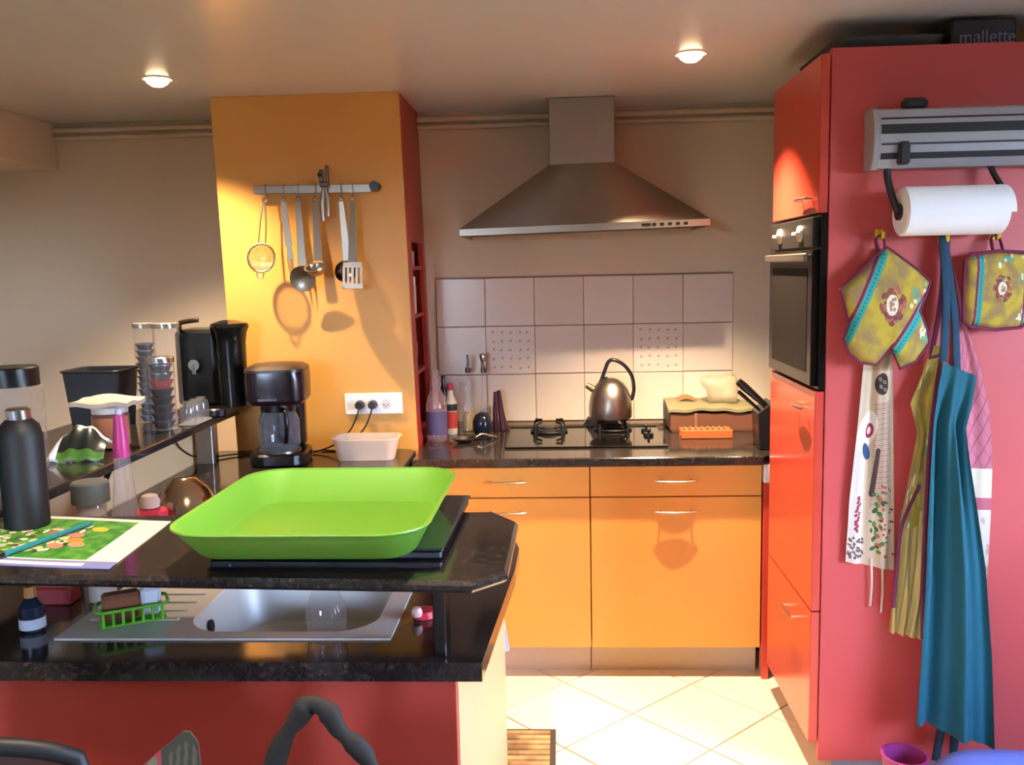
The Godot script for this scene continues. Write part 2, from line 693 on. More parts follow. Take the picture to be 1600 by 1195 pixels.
const LAMP_COLOR := Color("ffe4c2")
const LAMP_ENERGY := 9.5

func jar(called: String, label: String, cat: String, at: Vector3, r: float, h: float, glass: Material, fill: Material, fh: float, lid: Material, lh: float, lr := -1.0, group := "") -> Node3D:
	var t := thing(called, label, cat, at, 0.0, group)
	var neck := h - lh
	obj("glass_body", lt([Vector2(0, 0.002), Vector2(r * 0.9, 0.002), Vector2(r, r * 0.15), Vector2(r, neck - r * 0.25), Vector2(r * 0.86, neck), Vector2(r * 0.82, neck)], 28), glass, t)
	if fill != null:
		obj("contents", lt([Vector2(0, 0.005), Vector2(r * 0.93, 0.005), Vector2(r * 0.93, fh), Vector2(0, fh + r * 0.08)], 24), fill, t)
	var q := lr if lr > 0.0 else r * 0.95
	obj("lid", lt([Vector2(0, neck - 0.002), Vector2(q, neck - 0.002), Vector2(q, h - 0.004), Vector2(q - 0.004, h), Vector2(0, h)], 28), lid, t)
	return t

func bottle(called: String, label: String, cat: String, at: Vector3, prof: Array, m: Material, part := "body") -> Node3D:
	var t := thing(called, label, cat, at)
	obj(part, lt(prof, 24), m, t)
	return t

# ------------------------------------------------------------------ scene
func _ready() -> void:
	rng.seed = 1
	var cam := Camera3D.new()
	cam.name = "camera"
	cam.fov = 45.519
	cam.near = 0.05
	cam.far = 60.0
	add_child(cam)
	cam.transform = Transform3D(Basis(Vector3(0.9985104, -0.02172587, -0.05004962), Vector3(0.01539626, 0.99221922, -0.12354746), Vector3(0.05234437, 0.12259285, 0.99107571)).orthonormalized(), Vector3(0, 1.6196, 0))
	cam.current = true
	var we := WorldEnvironment.new()
	we.name = "environment"
	var env := Environment.new()
	var sky := Sky.new()
	var sm := ProceduralSkyMaterial.new()
	sm.sky_top_color = Color(0.55, 0.68, 0.95)
	sm.sky_horizon_color = Color(0.85, 0.92, 1.0)
	sm.ground_bottom_color = Color(0.25, 0.25, 0.24)
	sm.ground_horizon_color = Color(0.6, 0.62, 0.6)
	sm.sky_energy_multiplier = 6.0
	sm.ground_energy_multiplier = 3.0
	sky.sky_material = sm
	env.background_mode = Environment.BG_SKY
	env.sky = sky
	env.ambient_light_source = Environment.AMBIENT_SOURCE_SKY
	env.tonemap_mode = Environment.TONE_MAPPER_LINEAR
	env.tonemap_exposure = 1.14
	env.sdfgi_enabled = true
	env.ssao_enabled = true
	env.ssil_enabled = true
	we.environment = env
	add_child(we)
	downlight(Vector3(-1.42, CEIL, -3.30), "glowing round recessed spotlight in front of the orange cabinet's outer edge", 54.0, 0.42)
	downlight(Vector3(0.455, CEIL, -3.19), "glowing round recessed spotlight above the walkway, beside the red oven cabinet", 49.0, 1.1)
	downlight(Vector3(-0.45, CEIL, -1.35), "recessed spotlight in the ceiling over the raised granite bar", 54.0, 0.33)
	build_room()
	build_furniture()
	build_appliances()
	build_wall_things()
	build_back_counter()
	build_side_shelf()
	build_peninsula()
	build_near()

func build_room() -> void:
	var wallm := mat("wall_paint", "d9c6a8", 0.75)
	var ceilm := mat("ceiling_lacquer", "d9d8d3", 0.32)
	ceilm.clearcoat_enabled = true
	ceilm.clearcoat = 0.6
	ceilm.clearcoat_roughness = 0.2
	var wb := struct("wall_back", sp(Vector3(-2.9, -0.1, -4.164), Vector3(1.75, 2.45, -4.3), 0), wallm)
	struct("wall_left", sp(Vector3(-2.75, -0.1, -4.164), Vector3(-2.9, 2.45, 2.6), 0), wallm)
	struct("wall_right", sp(Vector3(1.72, -0.1, -4.164), Vector3(2.75, 2.45, -2.79), 0), wallm)
	# wall beside the viewer and wall behind, each with a window opening
	var f := begin()
	span(f, Vector3(2.6, -0.1, -2.79), Vector3(2.75, 2.45, -1.75))
	span(f, Vector3(2.6, -0.1, -0.25), Vector3(2.75, 2.45, 2.6))
	span(f, Vector3(2.6, -0.1, -1.75), Vector3(2.75, 0.75, -0.25))
	span(f, Vector3(2.6, 2.15, -1.75), Vector3(2.75, 2.45, -0.25))
	struct("wall_side", f, wallm)
	f = begin()
	span(f, Vector3(-2.9, -0.1, 2.6), Vector3(-2.2, 2.45, 2.75))
	span(f, Vector3(-1.3, -0.1, 2.6), Vector3(2.75, 2.45, 2.75))
	span(f, Vector3(-2.2, -0.1, 2.6), Vector3(-1.3, 1.0, 2.75))
	span(f, Vector3(-2.2, 2.15, 2.6), Vector3(-1.3, 2.45, 2.75))
	struct("wall_front", f, wallm)
	struct("ceiling", sp(Vector3(-2.9, CEIL, -4.3), Vector3(2.75, 2.5, 2.75), 0), ceilm)
	var fm := mat("window_frame", "f0eee8", 0.5)
	var gm := pane("window_glass", "ffffff", 0.05)
	var tf := begin()
	for z in [-1.72, -1.0, -0.28]:
		span(tf, Vector3(2.64, 0.75, z - 0.03), Vector3(2.70, 2.15, z + 0.03))
	for y in [0.78, 2.12]:
		span(tf, Vector3(2.64, y - 0.03, -1.75), Vector3(2.70, y + 0.03, -0.25))
	var wf := struct("window_1", tf, fm)
	obj("pane", sp(Vector3(2.668, 0.8, -1.7), Vector3(2.672, 2.1, -0.3), 0), gm, wf)
	tf = begin()
	for x in [-2.17, -1.33]:
		span(tf, Vector3(x - 0.03, 1.0, 2.64), Vector3(x + 0.03, 2.15, 2.70))
	for y in [1.03, 2.12]:
		span(tf, Vector3(-2.2, y - 0.03, 2.64), Vector3(-1.3, y + 0.03, 2.70))
	wf = struct("window_2", tf, fm)
	obj("pane", sp(Vector3(-2.15, 1.05, 2.668), Vector3(-1.35, 2.1, 2.672), 0), gm, wf)
	# floor: slab plus diagonal tiles
	var grout := mat("floor_grout", "8a7350", 0.8)
	var fl := struct("floor", sp(Vector3(-2.9, -0.1, -4.3), Vector3(2.75, -0.004, 2.75), 0), grout)
	var a := 0.3475
	var e1 := Vector2(0.6967, 0.7174)
	var e2 := Vector2(e1.y, -e1.x)
	var tone := [mat("floor_tile", "e6d8b8", 0.28), mat("floor_tile_b", "e2d3b2", 0.3), mat("floor_tile_c", "eadcbe", 0.27)]
	var o := []
	for q in [[0, 0], [1, 0], [1, 1], [0, 1]]:
		var p: Vector2 = (e1 * (q[0] - 0.5) + e2 * (q[1] - 0.5)) * (a - 0.006)
		o.append(p)
	var tm := commit(pr(o, -0.01, 0.0, 0.0015))
	var n := 0
	for i in range(-8, 9):
		for j in range(-8, 9):
			var c := Vector2(0.2470, -3.1776) + e1 * a * (i + 0.5) + e2 * a * (j + 0.5)
			if c.x > -0.75 and c.x < 1.5 and c.y > -3.75 and c.y < -1.0:
				var t := inst("tile", tm, tone[(i * 7 + j * 3 + 60) % 3], fl)
				t.position = Vector3(c.x, 0, c.y)
				n += 1
	# backsplash
	var gs := sp(Vector3(-0.560, 0.905, -4.164), Vector3(0.782, 1.59, -4.160), 0)
	obj("grout_bed", gs, mat("wall_grout", "8d7560", 0.85), wb)
	var tmesh := commit(bx(Vector3.ZERO, Vector3(0.2215, 0.2165, 0.007), 0.002))
	var cream := mat("glazed_tile", "e2d2bf", 0.22)
	var cream2 := mat("glazed_tile_b", "decdb9", 0.22)
	var pt := print_tile()
	for r in 3:
		for c in 6:
			var p := Vector3(-0.4465 + c * 0.2238 - (0.0), 1.475 - r * 0.2205, -4.158)
			if r == 1 and (c == 1 or c == 4):
				var q := cloth(func(u: float, v: float): return Vector3((u - 0.5) * 0.2215, (0.5 - v) * 0.2165, 0.0035), 2, 2, 0.007)
				var pm := inst("tile", commit(q), pt, wb)
				pm.position = p
				pm.set_meta("label", "wall tile with rows of small printed sprigs")
			else:
				var t := inst("tile", tmesh, cream if (r + c) % 2 else cream2, wb)
				t.position = p
	# twin painted pipes under the ceiling
	var pipe := begin()
	cyl(pipe, Vector3(-2.29, 2.292, -4.148), Vector3(1.72, 2.292, -4.148), 0.013)
	cyl(pipe, Vector3(-2.29, 2.258, -4.148), Vector3(1.72, 2.258, -4.148), 0.011)
	struct("trim_1", pipe, mat("pipe_paint", "d2bd9e", 0.5))
	struct("trim_2", sp(Vector3(-2.75, 2.12, -4.164), Vector3(-2.285, CEIL, 2.6), 0.004), wallm)
	struct("baseboard_right", sp(Vector3(1.72, 0, -2.79), Vector3(2.6, 0.07, -2.775), 0.002), mat("white_paint", "e6e2da", 0.5))

func build_furniture() -> void:
	var orange := mat("orange_laminate", "da9a44", 0.42)
	var ored := mat("red_laminate", "c4402e", 0.3)
	ored.clearcoat_enabled = true
	ored.clearcoat = 0.35
	ored.clearcoat_roughness = 0.12
	var redpan := mat("red_panel", "bf4640", 0.45)
	var dark := mat("gap_black", "1d1410", 0.8)
	var gr := granite()
	var metal := mat("brushed_handle", "c9bfae", 0.28, 1.0)
	# --- tall orange cabinet with a red shelf niche in its side
	var tc := thing("tall_niche_cabinet", "ceiling-high orange cabinet with red sides and a narrow shelf niche, behind the utensil rail", "cabinet")
	XF = Transform3D(Basis(Vector3(1, 0, 0), Vector3(-0.0195, 1, 0), Vector3(0, 0, 1)), Vector3(0.0456 - 0.0002, 0, 0))
	# at y = 2.337 the sheared x equals the plain x
	obj("front_panel", sp(Vector3(-1.370, 0.0, -3.683), Vector3(-0.6155, CEIL, -3.6634), 0.002), orange, tc)
	var side := begin()
	span(side, Vector3(-0.6355, 0.0, -4.16), Vector3(-0.6165, 0.94, -3.684))
	span(side, Vector3(-0.6355, 1.745, -4.16), Vector3(-0.6165, CEIL, -3.684))
	span(side, Vector3(-0.6355, 0.94, -3.790), Vector3(-0.6165, 1.745, -3.684))
	span(side, Vector3(-0.6355, 0.94, -4.16), Vector3(-0.6165, 1.745, -4.09))
	obj("side_panel", side, mat("dull_red", "a8332c", 0.4), tc)
	obj("outer_panel", sp(Vector3(-1.370, 0.0, -4.16), Vector3(-1.352, CEIL, -3.684), 0.001), orange, tc)
	var inr := begin()
	span(inr, Vector3(-0.86, 0.94, -4.12), Vector3(-0.85, 1.76, -3.70))
	span(inr, Vector3(-0.85, 0.94, -4.13), Vector3(-0.64, 1.76, -4.12))
	span(inr, Vector3(-0.85, 0.94, -3.70), Vector3(-0.64, 1.76, -3.69))
	obj("niche_lining", inr, mat("dull_red", "a8332c", 0.4), tc)
	var shy := [0.94, 1.20, 1.44, 1.645]
	for y in shy:
		obj("shelf", sp(Vector3(-0.85, y - 0.016, -4.12), Vector3(-0.625, y, -3.70), 0.001), mat("dull_red", "a8332c", 0.4), tc)
	XF = Transform3D()
	# things standing in the niche
	var nx := -0.645
	tag(obj("carton", bx(Vector3(nx - 0.035, 1.645 + 0.034, -3.95), Vector3(0.09, 0.066, 0.2), 0.003), mat("white_card", "d8d2c8", 0.6)), "white carton on the top shelf of the niche cabinet", "carton")
	jar("spice_jar", "small white-lidded pale jar on the niche's second shelf", "jar", Vector3(nx + 0.003, 1.441, -3.88), 0.036, 0.16, mat("pale_ceramic", "cfc4b8", 0.3), null, 0, mat("white_plastic", "e8e4dc", 0.4), 0.03)
	var nb := bottle("sauce_bottle", "dark bottle with a beige label on the niche's third shelf", "bottle", Vector3(nx, 1.201, -3.88), [Vector2(0, 0.001), Vector2(0.034, 0.001), Vector2(0.036, 0.01), Vector2(0.036, 0.14), Vector2(0.016, 0.18), Vector2(0.014, 0.212), Vector2(0, 0.212)], mat("dark_glass", "15110f", 0.12))
	obj("paper_label", lt([Vector2(0.0368, 0.06), Vector2(0.0368, 0.12)], 24), mat("beige_label", "b5935a", 0.7), nb)
	jar("condiment_jar", "beige jar with a bright green lid on the niche's lowest shelf", "jar", Vector3(nx, 0.941, -3.86), 0.036, 0.235, mat("beige_plastic", "b8a58a", 0.5), null, 0, mat("lime_plastic", "58c22c", 0.4), 0.05)
	# --- worktops
	var wt := obj("worktop", pr([Vector2(-0.576, -4.16), Vector2(-0.576, -3.43), Vector2(0.766, -3.43), Vector2(0.80, -3.47), Vector2(1.41, -3.47), Vector2(1.41, -4.16)], CT - 0.036, CT, 0.004), gr)
	tag(wt, "polished speckled granite worktop under the gas hob along the tiled wall", "worktop")
	var lw := []
	for k in 7:
		var t := PI * 0.5 * k / 6
		lw.append(Vector2(-0.655 + sin(t) * 0.07, -3.66 + 0.0 + (1 - cos(t)) * 0.07))
	lw.append_array([Vector2(-0.585, -2.61), Vector2(-1.415, -2.61), Vector2(-1.415, -3.66)])
	tag(obj("worktop", pr(lw, CT - 0.036, CT, 0.004), gr), "dark granite worktop holding the coffee maker in front of the orange cabinet", "worktop")
	# --- base cabinets under the hob
	var units := [[-0.545, 0.1085], [0.1125, 0.7685]]
	var lab := ["orange base cabinet with a drawer, partly behind the raised granite bar", "orange base cabinet with a tall door, next to the red oven cabinet"]
	for k in 2:
		var x0: float = units[k][0]
		var x1: float = units[k][1]
		var c := thing("base_cabinet", lab[k], "cabinet", Vector3((x0 + x1) * 0.5, 0, -3.486), 0, "")
		var w := x1 - x0
		var cb := begin()
		span(cb, Vector3(-w / 2 + 0.002, 0.125, -0.62), Vector3(w / 2 - 0.002, 0.862, -0.004))
		obj("body", cb, dark, c)
		obj("plinth", sp(Vector3(-w / 2, 0.0, -0.075), Vector3(w / 2, 0.123, -0.06), 0), mat("plinth_beige", "bfae92", 0.5), c)
		var d := obj("drawer", sp(Vector3(-w / 2, 0.739, -0.002), Vector3(w / 2, 0.862, 0.018), 0.0018), orange, c)
		pull(d, Vector3(0.0 if k == 1 else 0.003, 0.802, 0.018))
		var dr := obj("door", sp(Vector3(-w / 2, 0.127, -0.002), Vector3(w / 2, 0.7345, 0.018), 0.0018), orange, c)
		pull(dr, Vector3(0.0 if k == 1 else 0.0, 0.681, 0.018))
	tag(obj("filler_strip", sp(Vector3(-0.574, 0.0, -3.50), Vector3(-0.548, 0.862, -3.47), 0.001), ored), "narrow red filler strip beside the orange drawers", "filler panel")
	tag(obj("filler_strip", sp(Vector3(0.774, 0.0, -3.50), Vector3(0.800, 0.79, -3.46), 0.001), ored), "narrow red filler strip between the tall-door orange cabinet and the oven cabinet", "filler panel")
	tag(obj("corner_block", sp(Vector3(0.774, 0.79, -3.50), Vector3(0.800, 0.862, -3.455), 0.002), mat("white_paint", "e6e2da", 0.5)), "narrow white end piece between the orange cabinet and the red oven cabinet", "filler panel")
	# --- tall red oven cabinet
	var ov := thing("oven_cabinet", "tall red cabinet with a built-in black oven and hooks on its side", "cabinet")
	obj("side_panel", sp(Vector3(0.8035, 0.045, -2.806), Vector3(1.715, 2.238, -2.784), 0.0015), redpan, ov)
	obj("body", sp(Vector3(0.8035, 0.11, -3.375), Vector3(1.715, 2.236, -2.807), 0), mat("dull_red", "a8332c", 0.4), ov)
	obj("plinth", sp(Vector3(0.86, 0.0, -3.375), Vector3(1.715, 0.11, -2.83), 0), mat("plinth_grey", "b8b2aa", 0.5), ov)
	var ud := obj("door", sp(Vector3(0.773, 1.768, -3.362), Vector3(0.800, 2.222, -2.784), 0.002), ored, ov)
	pull(ud, Vector3(0.773, 1.815, -2.905), -PI / 2, 0.15)
	var ld := obj("door", sp(Vector3(0.773, 0.541, -3.366), Vector3(0.800, 1.233, -2.784), 0.002), ored, ov)
	pull(ld, Vector3(0.773, 1.172, -2.91), -PI / 2, 0.15)
	var bd := obj("drawer", sp(Vector3(0.773, 0.105, -3.368), Vector3(0.800, 0.537, -2.784), 0.002), ored, ov)
	pull(bd, Vector3(0.773, 0.462, -2.99), -PI / 2, 0.15)
	var bp := mat("oven_black", "15110f", 0.22)
	bp.metallic_specular = 0.3
	mat("oven_glass", "1d1815", 0.5).metallic_specular = 0.2
	mat("oven_panel", "201c19", 0.4).metallic_specular = 0.3
	var vn := obj("oven", sp(Vector3(0.782, 1.238, -3.362), Vector3(0.803, 1.764, -2.786), 0.001), bp, ov)
	obj("control_panel", sp(Vector3(0.762, 1.668, -3.352), Vector3(0.782, 1.757, -2.80), 0.002), mat("oven_panel", "2b2622", 0.3), vn)
	obj("oven_door", sp(Vector3(0.762, 1.246, -3.352), Vector3(0.782, 1.660, -2.80), 0.003), bp, vn)
	obj("door_glass", sp(Vector3(0.7605, 1.285, -3.30), Vector3(0.7625, 1.605, -2.85), 0.0005), mat("oven_glass", "1d1815", 0.5), vn)
	var oh := begin()
	box(oh, Vector3(0.745, 1.638, -3.07), Vector3(0.012, 0.026, 0.53), 0.004)
	for z in [-3.30, -2.86]:
		box(oh, Vector3(0.752, 1.638, z), Vector3(0.024, 0.018, 0.02), 0.002)
	obj("oven_handle", oh, mat("oven_steel", "5f564e", 0.4, 0.7), vn)
	for z in [-3.20, -2.94]:
		var kn := begin()
		XF = Transform3D(Basis(Vector3.FORWARD, PI / 2) * Basis(), Vector3(0.762, 1.712, z))
		XF.basis = Basis(Vector3(0, 0, 1), PI / 2)
		lathe(kn, [Vector2(0, 0), Vector2(0.026, 0), Vector2(0.024, 0.008), Vector2(0, 0.008)], 24)
		box(kn, Vector3(0, 0.014, 0), Vector3(0.010, 0.016, 0.05), 0.002)
		XF = Transform3D()
		obj("knob", kn, mat("knob_cream", "d9cfba", 0.35), vn)
	# things lying on top of the oven cabinet
	var t1 := thing("metal_tray", "dark grey tray lying on top of the red oven cabinet, nearest the range hood", "tray", Vector3(0.985, 2.238, -3.04))
	var ty := begin()
	loft(ty, [[rrect(0.29, 0.42, 0.03), 0.0], [rrect(0.32, 0.46, 0.04), 0.035], [rrect(0.31, 0.45, 0.035), 0.035], [rrect(0.28, 0.41, 0.028), 0.004]])
	obj("rim", ty, mat("tray_grey", "3c413c", 0.5), t1)
	var cs := thing("carrying_case", "black case with pale lettering on top of the red oven cabinet", "case", Vector3(1.245, 2.238, -2.965))
	obj("body", bx(Vector3(0, 0.038, 0), Vector3(0.185, 0.074, 0.30), 0.006), mat("case_black", "17131a", 0.5), cs)
	var tmsh := TextMesh.new()
	tmsh.text = "mallette"
	tmsh.font_size = 40
	tmsh.pixel_size = 0.0011
	tmsh.depth = 0.001
	var fnt := SystemFont.new()
	fnt.font_names = PackedStringArray(["Droid Sans"])
	tmsh.font = fnt
	var lt_ := inst("lettering", tmsh, mat("faded_print", "7f8296", 0.6), cs)
	lt_.position = Vector3(0.01, 0.022, 0.1505)

func build_appliances() -> void:
	var steel := mat("brushed_steel", "a39a8f", 0.3, 1.0)
	var steel2 := mat("chimney_steel", "9a9289", 0.42, 0.9)
	var black := mat("satin_black", "0d0c0c", 0.3)
	# --- range hood
	var h := thing("range_hood", "stainless steel chimney hood over the gas hob", "range hood", Vector3(0.105, 1.766, -4.16))
	obj("chimney", sp(Vector3(-0.134, 0.27, 0.0), Vector3(0.138, CEIL - 1.766 - 0.001, 0.262), 0.002), steel2, h)
	XF = Transform3D(Basis(Vector3(0, 0, 1), 0.019), Vector3.ZERO)
	var c := begin()
	var hw := 0.496
	var zf := 0.492
	var b := [Vector3(-hw, 0.028, 0), Vector3(hw, 0.028, 0), Vector3(hw, 0.028, zf), Vector3(-hw, 0.028, zf)]
	var tp := [Vector3(-0.130, 0.288, 0), Vector3(0.142, 0.288, 0), Vector3(0.142, 0.288, 0.264), Vector3(-0.130, 0.288, 0.264)]
	poly(c, [b[0], b[3], tp[3], tp[0]], Vector3(-1, 0.4, 0))
	poly(c, [b[1], b[2], tp[2], tp[1]], Vector3(1, 0.4, 0))
	poly(c, tp, Vector3.UP)
	poly(c, b, Vector3.DOWN)
	var cano := obj("canopy", c, steel, h)
	# brushed front sheet: u runs up the slope, across the brushing, along which the highlights spread
	var br := mat("brushed_front", "8f867b", 0.46, 1.0)
	br.anisotropy_enabled = true
	br.anisotropy = 0.92
	obj("front_sheet", cloth(func(u: float, v: float): return b[3].lerp(tp[3], u).lerp(b[2].lerp(tp[2], u), v), 2, 2, 0.002, Vector3(0, -0.6, -0.7)), br, cano)
	var lp := begin()
	box(lp, Vector3(0, 0.014, zf - 0.002), Vector3(hw * 2, 0.028, 0.006), 0.001)
	for s in [-1.0, 1.0]:
		box(lp, Vector3(s * (hw - 0.003), 0.014, zf * 0.5), Vector3(0.006, 0.028, zf), 0.001)
	obj("lip", lp, mat("lip_steel", "a89e92", 0.34, 1.0), h)
	var fl := begin()
	box(fl, Vector3(0, 0.016, zf * 0.5), Vector3(hw * 2 - 0.02, 0.006, zf - 0.02))
	obj("filter", fl, mat("filter_grey", "6f6a64", 0.5, 0.8), h)
	for k in 6:
		var st := begin()
		box(st, Vector3(0.245 + k * 0.031, 0.014, zf + 0.003), Vector3(0.016 if k else 0.036, 0.011, 0.006), 0.002)
		obj("button", st, black, h)
	XF = Transform3D()
	# --- gas hob
	var g := thing("gas_hob", "black glass gas hob set in the granite worktop under the kettle", "hob", Vector3(0.103, CT, -3.86))
	obj("glass_plate", bx(Vector3(0, 0.004, 0), Vector3(0.66, 0.008, 0.48), 0.003), mat("hob_glass", "0f0e0d", 0.06), g)
	for bp in [Vector3(-0.153, 0.008, -0.11), Vector3(0.130, 0.008, -0.14)]:
		var bu := obj("burner", lt([Vector2(0, 0), Vector2(0.05, 0), Vector2(0.05, 0.01), Vector2(0.038, 0.014), Vector2(0.038, 0.022), Vector2(0.03, 0.026), Vector2(0, 0.026)], 28), mat("burner_grey", "3a3633", 0.45, 0.4), g)
		bu.position = bp
		var ps := begin()
		var ring := []
		for k in 24:
			ring.append(Vector3(cos(TAU * k / 24) * 0.078, 0.006, sin(TAU * k / 24) * 0.078))
		tube(ps, ring, 0.005, 8, true)
		for k in 4:
			var a := TAU * (k + 0.5) / 4
			var d := Vector3(cos(a), 0, sin(a))
			tube(ps, [d * 0.085 + Vector3(0, 0.0, 0), d * 0.086 + Vector3(0, 0.03, 0), d * 0.080 + Vector3(0, 0.044, 0), d * 0.046 + Vector3(0, 0.047, 0)], [0.009, 0.008, 0.007, 0.005], 8)
		var po := obj("pan_support", ps, mat("cast_iron", "131110", 0.5), g)
		po.position = bp
	for kp in [Vector3(0.27, 0.008, -0.09), Vector3(0.27, 0.008, 0.02)]:
		var kk := begin()
		lathe(kk, [Vector2(0, 0), Vector2(0.022, 0), Vector2(0.02, 0.012), Vector2(0, 0.012)], 20)
		box(kk, Vector3(0, 0.02, 0), Vector3(0.009, 0.02, 0.036), 0.003)
		var ko := obj("knob", kk, black, g)
		ko.position = kp
	# --- kettle
	var k := thing("kettle", "dome-shaped steel kettle with a black loop handle on the gas hob", "kettle", Vector3(0.222, 0.9608, -4.0))
	var body := [Vector2(0, 0), Vector2(0.088, 0), Vector2(0.094, 0.006), Vector2(0.096, 0.03), Vector2(0.095, 0.06), Vector2(0.089, 0.095), Vector2(0.077, 0.128), Vector2(0.058, 0.155), Vector2(0.034, 0.172), Vector2(0.012, 0.178), Vector2(0, 0.178)]
	obj("body", lt(body, 40), mat("kettle_steel", "a79b90", 0.34, 1.0), k)
	var sp_ := begin()
	cyl(sp_, Vector3(-0.062, 0.12, 0.0), Vector3(-0.105, 0.148, 0.0), 0.017, 16, 0.0125)
	obj("spout", sp_, mat("spout_brass", "b5a070", 0.3, 1.0), k)
	var hd := begin()
	tube(hd, curve([Vector3(-0.045, 0.155, 0), Vector3(-0.036, 0.175, 0), Vector3(-0.022, 0.215, 0), Vector3(-0.006, 0.25, 0), Vector3(0.02, 0.256, 0), Vector3(0.062, 0.232, 0), Vector3(0.094, 0.185, 0), Vector3(0.103, 0.13, 0), Vector3(0.096, 0.09, 0), Vector3(0.088, 0.08, 0)], 5), 0.0085, 10, false, 1.3)
	obj("handle", hd, black, k)
	obj("lid_knob", lt([Vector2(0, 0.176), Vector2(0.012, 0.176), Vector2(0.009, 0.186), Vector2(0, 0.188)], 16, Vector3(-0.02, -0.004, 0)), black, k)
	# --- drip coffee maker
	var cm := thing("coffee_maker", "black drip coffee maker with a glass jug beside the wall sockets", "coffee maker", Vector3(-1.082, CT, -3.43), 0.12)
	var blk := mat("plastic_black", "120f11", 0.25)
	obj("base", pr(rrect(0.215, 0.24, 0.06), 0.0, 0.05, 0.008), blk, cm)
	obj("water_tank", sp(Vector3(-0.085, 0.05, -0.115), Vector3(0.085, 0.30, -0.05), 0.012), blk, cm)
	var hdv := begin()
	loft(hdv, [[rrect(0.20, 0.225, 0.055), 0.235], [rrect(0.225, 0.24, 0.06), 0.25], [rrect(0.228, 0.245, 0.06), 0.33], [rrect(0.222, 0.24, 0.06), 0.358]])
	obj("filter_housing", hdv, mat("plum_plastic", "1d1018", 0.22), cm)
	var lidv := begin()
	loft(lidv, [[rrect(0.224, 0.242, 0.06), 0.358], [rrect(0.222, 0.24, 0.06), 0.368], [rrect(0.19, 0.20, 0.055), 0.380], [rrect(0.10, 0.11, 0.04), 0.386]])
	obj("lid", lidv, mat("lid_brown", "2d2019", 0.35), cm)
	var jug := obj("jug", lt([Vector2(0, 0.056), Vector2(0.07, 0.056), Vector2(0.078, 0.075), Vector2(0.078, 0.17), Vector2(0.062, 0.205), Vector2(0.058, 0.215)], 28, Vector3(0, 0, 0.025)), pane("jug_glass", "9aa0a8", 0.22), cm)
	obj("jug_rim", lt([Vector2(0.056, 0.205), Vector2(0.066, 0.205), Vector2(0.066, 0.232), Vector2(0.0, 0.236)], 28, Vector3(0, 0, 0.025)), blk, jug)
	var jh := begin()
	tube(jh, curve([Vector3(0.03, 0.215, 0.085), Vector3(0.045, 0.21, 0.125), Vector3(0.048, 0.15, 0.135), Vector3(0.04, 0.10, 0.115), Vector3(0.034, 0.095, 0.1)], 5), 0.009, 8)
	obj("jug_handle", jh, blk, jug)
	obj("hot_plate", lt([Vector2(0, 0.05), Vector2(0.08, 0.05), Vector2(0.08, 0.055), Vector2(0, 0.055)], 28, Vector3(0, 0, 0.025)), steel, cm)
	obj("trim_strip", bx(Vector3(-0.02, 0.258, 0.122), Vector3(0.07, 0.008, 0.003), 0.001), mat("strip_grey", "6d6670", 0.4), cm)
	# --- capsule machine on the raised shelf
	var cp := thing("capsule_machine", "black capsule coffee machine at the end of the raised side shelf", "coffee machine", Vector3(-1.385, BAR, -3.52), 0.0)
	obj("base", pr(rrect(0.20, 0.26, 0.05), 0.0, 0.035, 0.006), blk, cp)
	obj("body", sp(Vector3(-0.115, 0.035, -0.135), Vector3(0.045, 0.335, 0.045), 0.014), mat("machine_black", "0f1110", 0.18), cp)
	obj("tank", lt([Vector2(0, 0.03), Vector2(0.058, 0.03), Vector2(0.060, 0.28), Vector2(0.066, 0.32), Vector2(0.076, 0.342), Vector2(0.070, 0.356), Vector2(0.03, 0.368), Vector2(0, 0.37)], 28, Vector3(0.092, 0, 0.0)), mat("machine_black", "0f1110", 0.18), cp)
	var lv := begin()
	tube(lv, curve([Vector3(-0.10, 0.338, 0.02), Vector3(-0.085, 0.362, 0.05), Vector3(-0.03, 0.372, 0.075), Vector3(0.0, 0.375, 0.075)], 5), 0.010, 8)
	obj("lever", lv, mat("lever_brown", "2e2018", 0.35), cp)
	var spt := begin()
	cyl(spt, Vector3(-0.03, 0.20, 0.045), Vector3(-0.03, 0.20, 0.075), 0.022)
	cyl(spt, Vector3(-0.03, 0.20, 0.066), Vector3(-0.03, 0.165, 0.066), 0.01)
	obj("spout", spt, mat("chrome", "c8c8c8", 0.12, 1.0), cp)

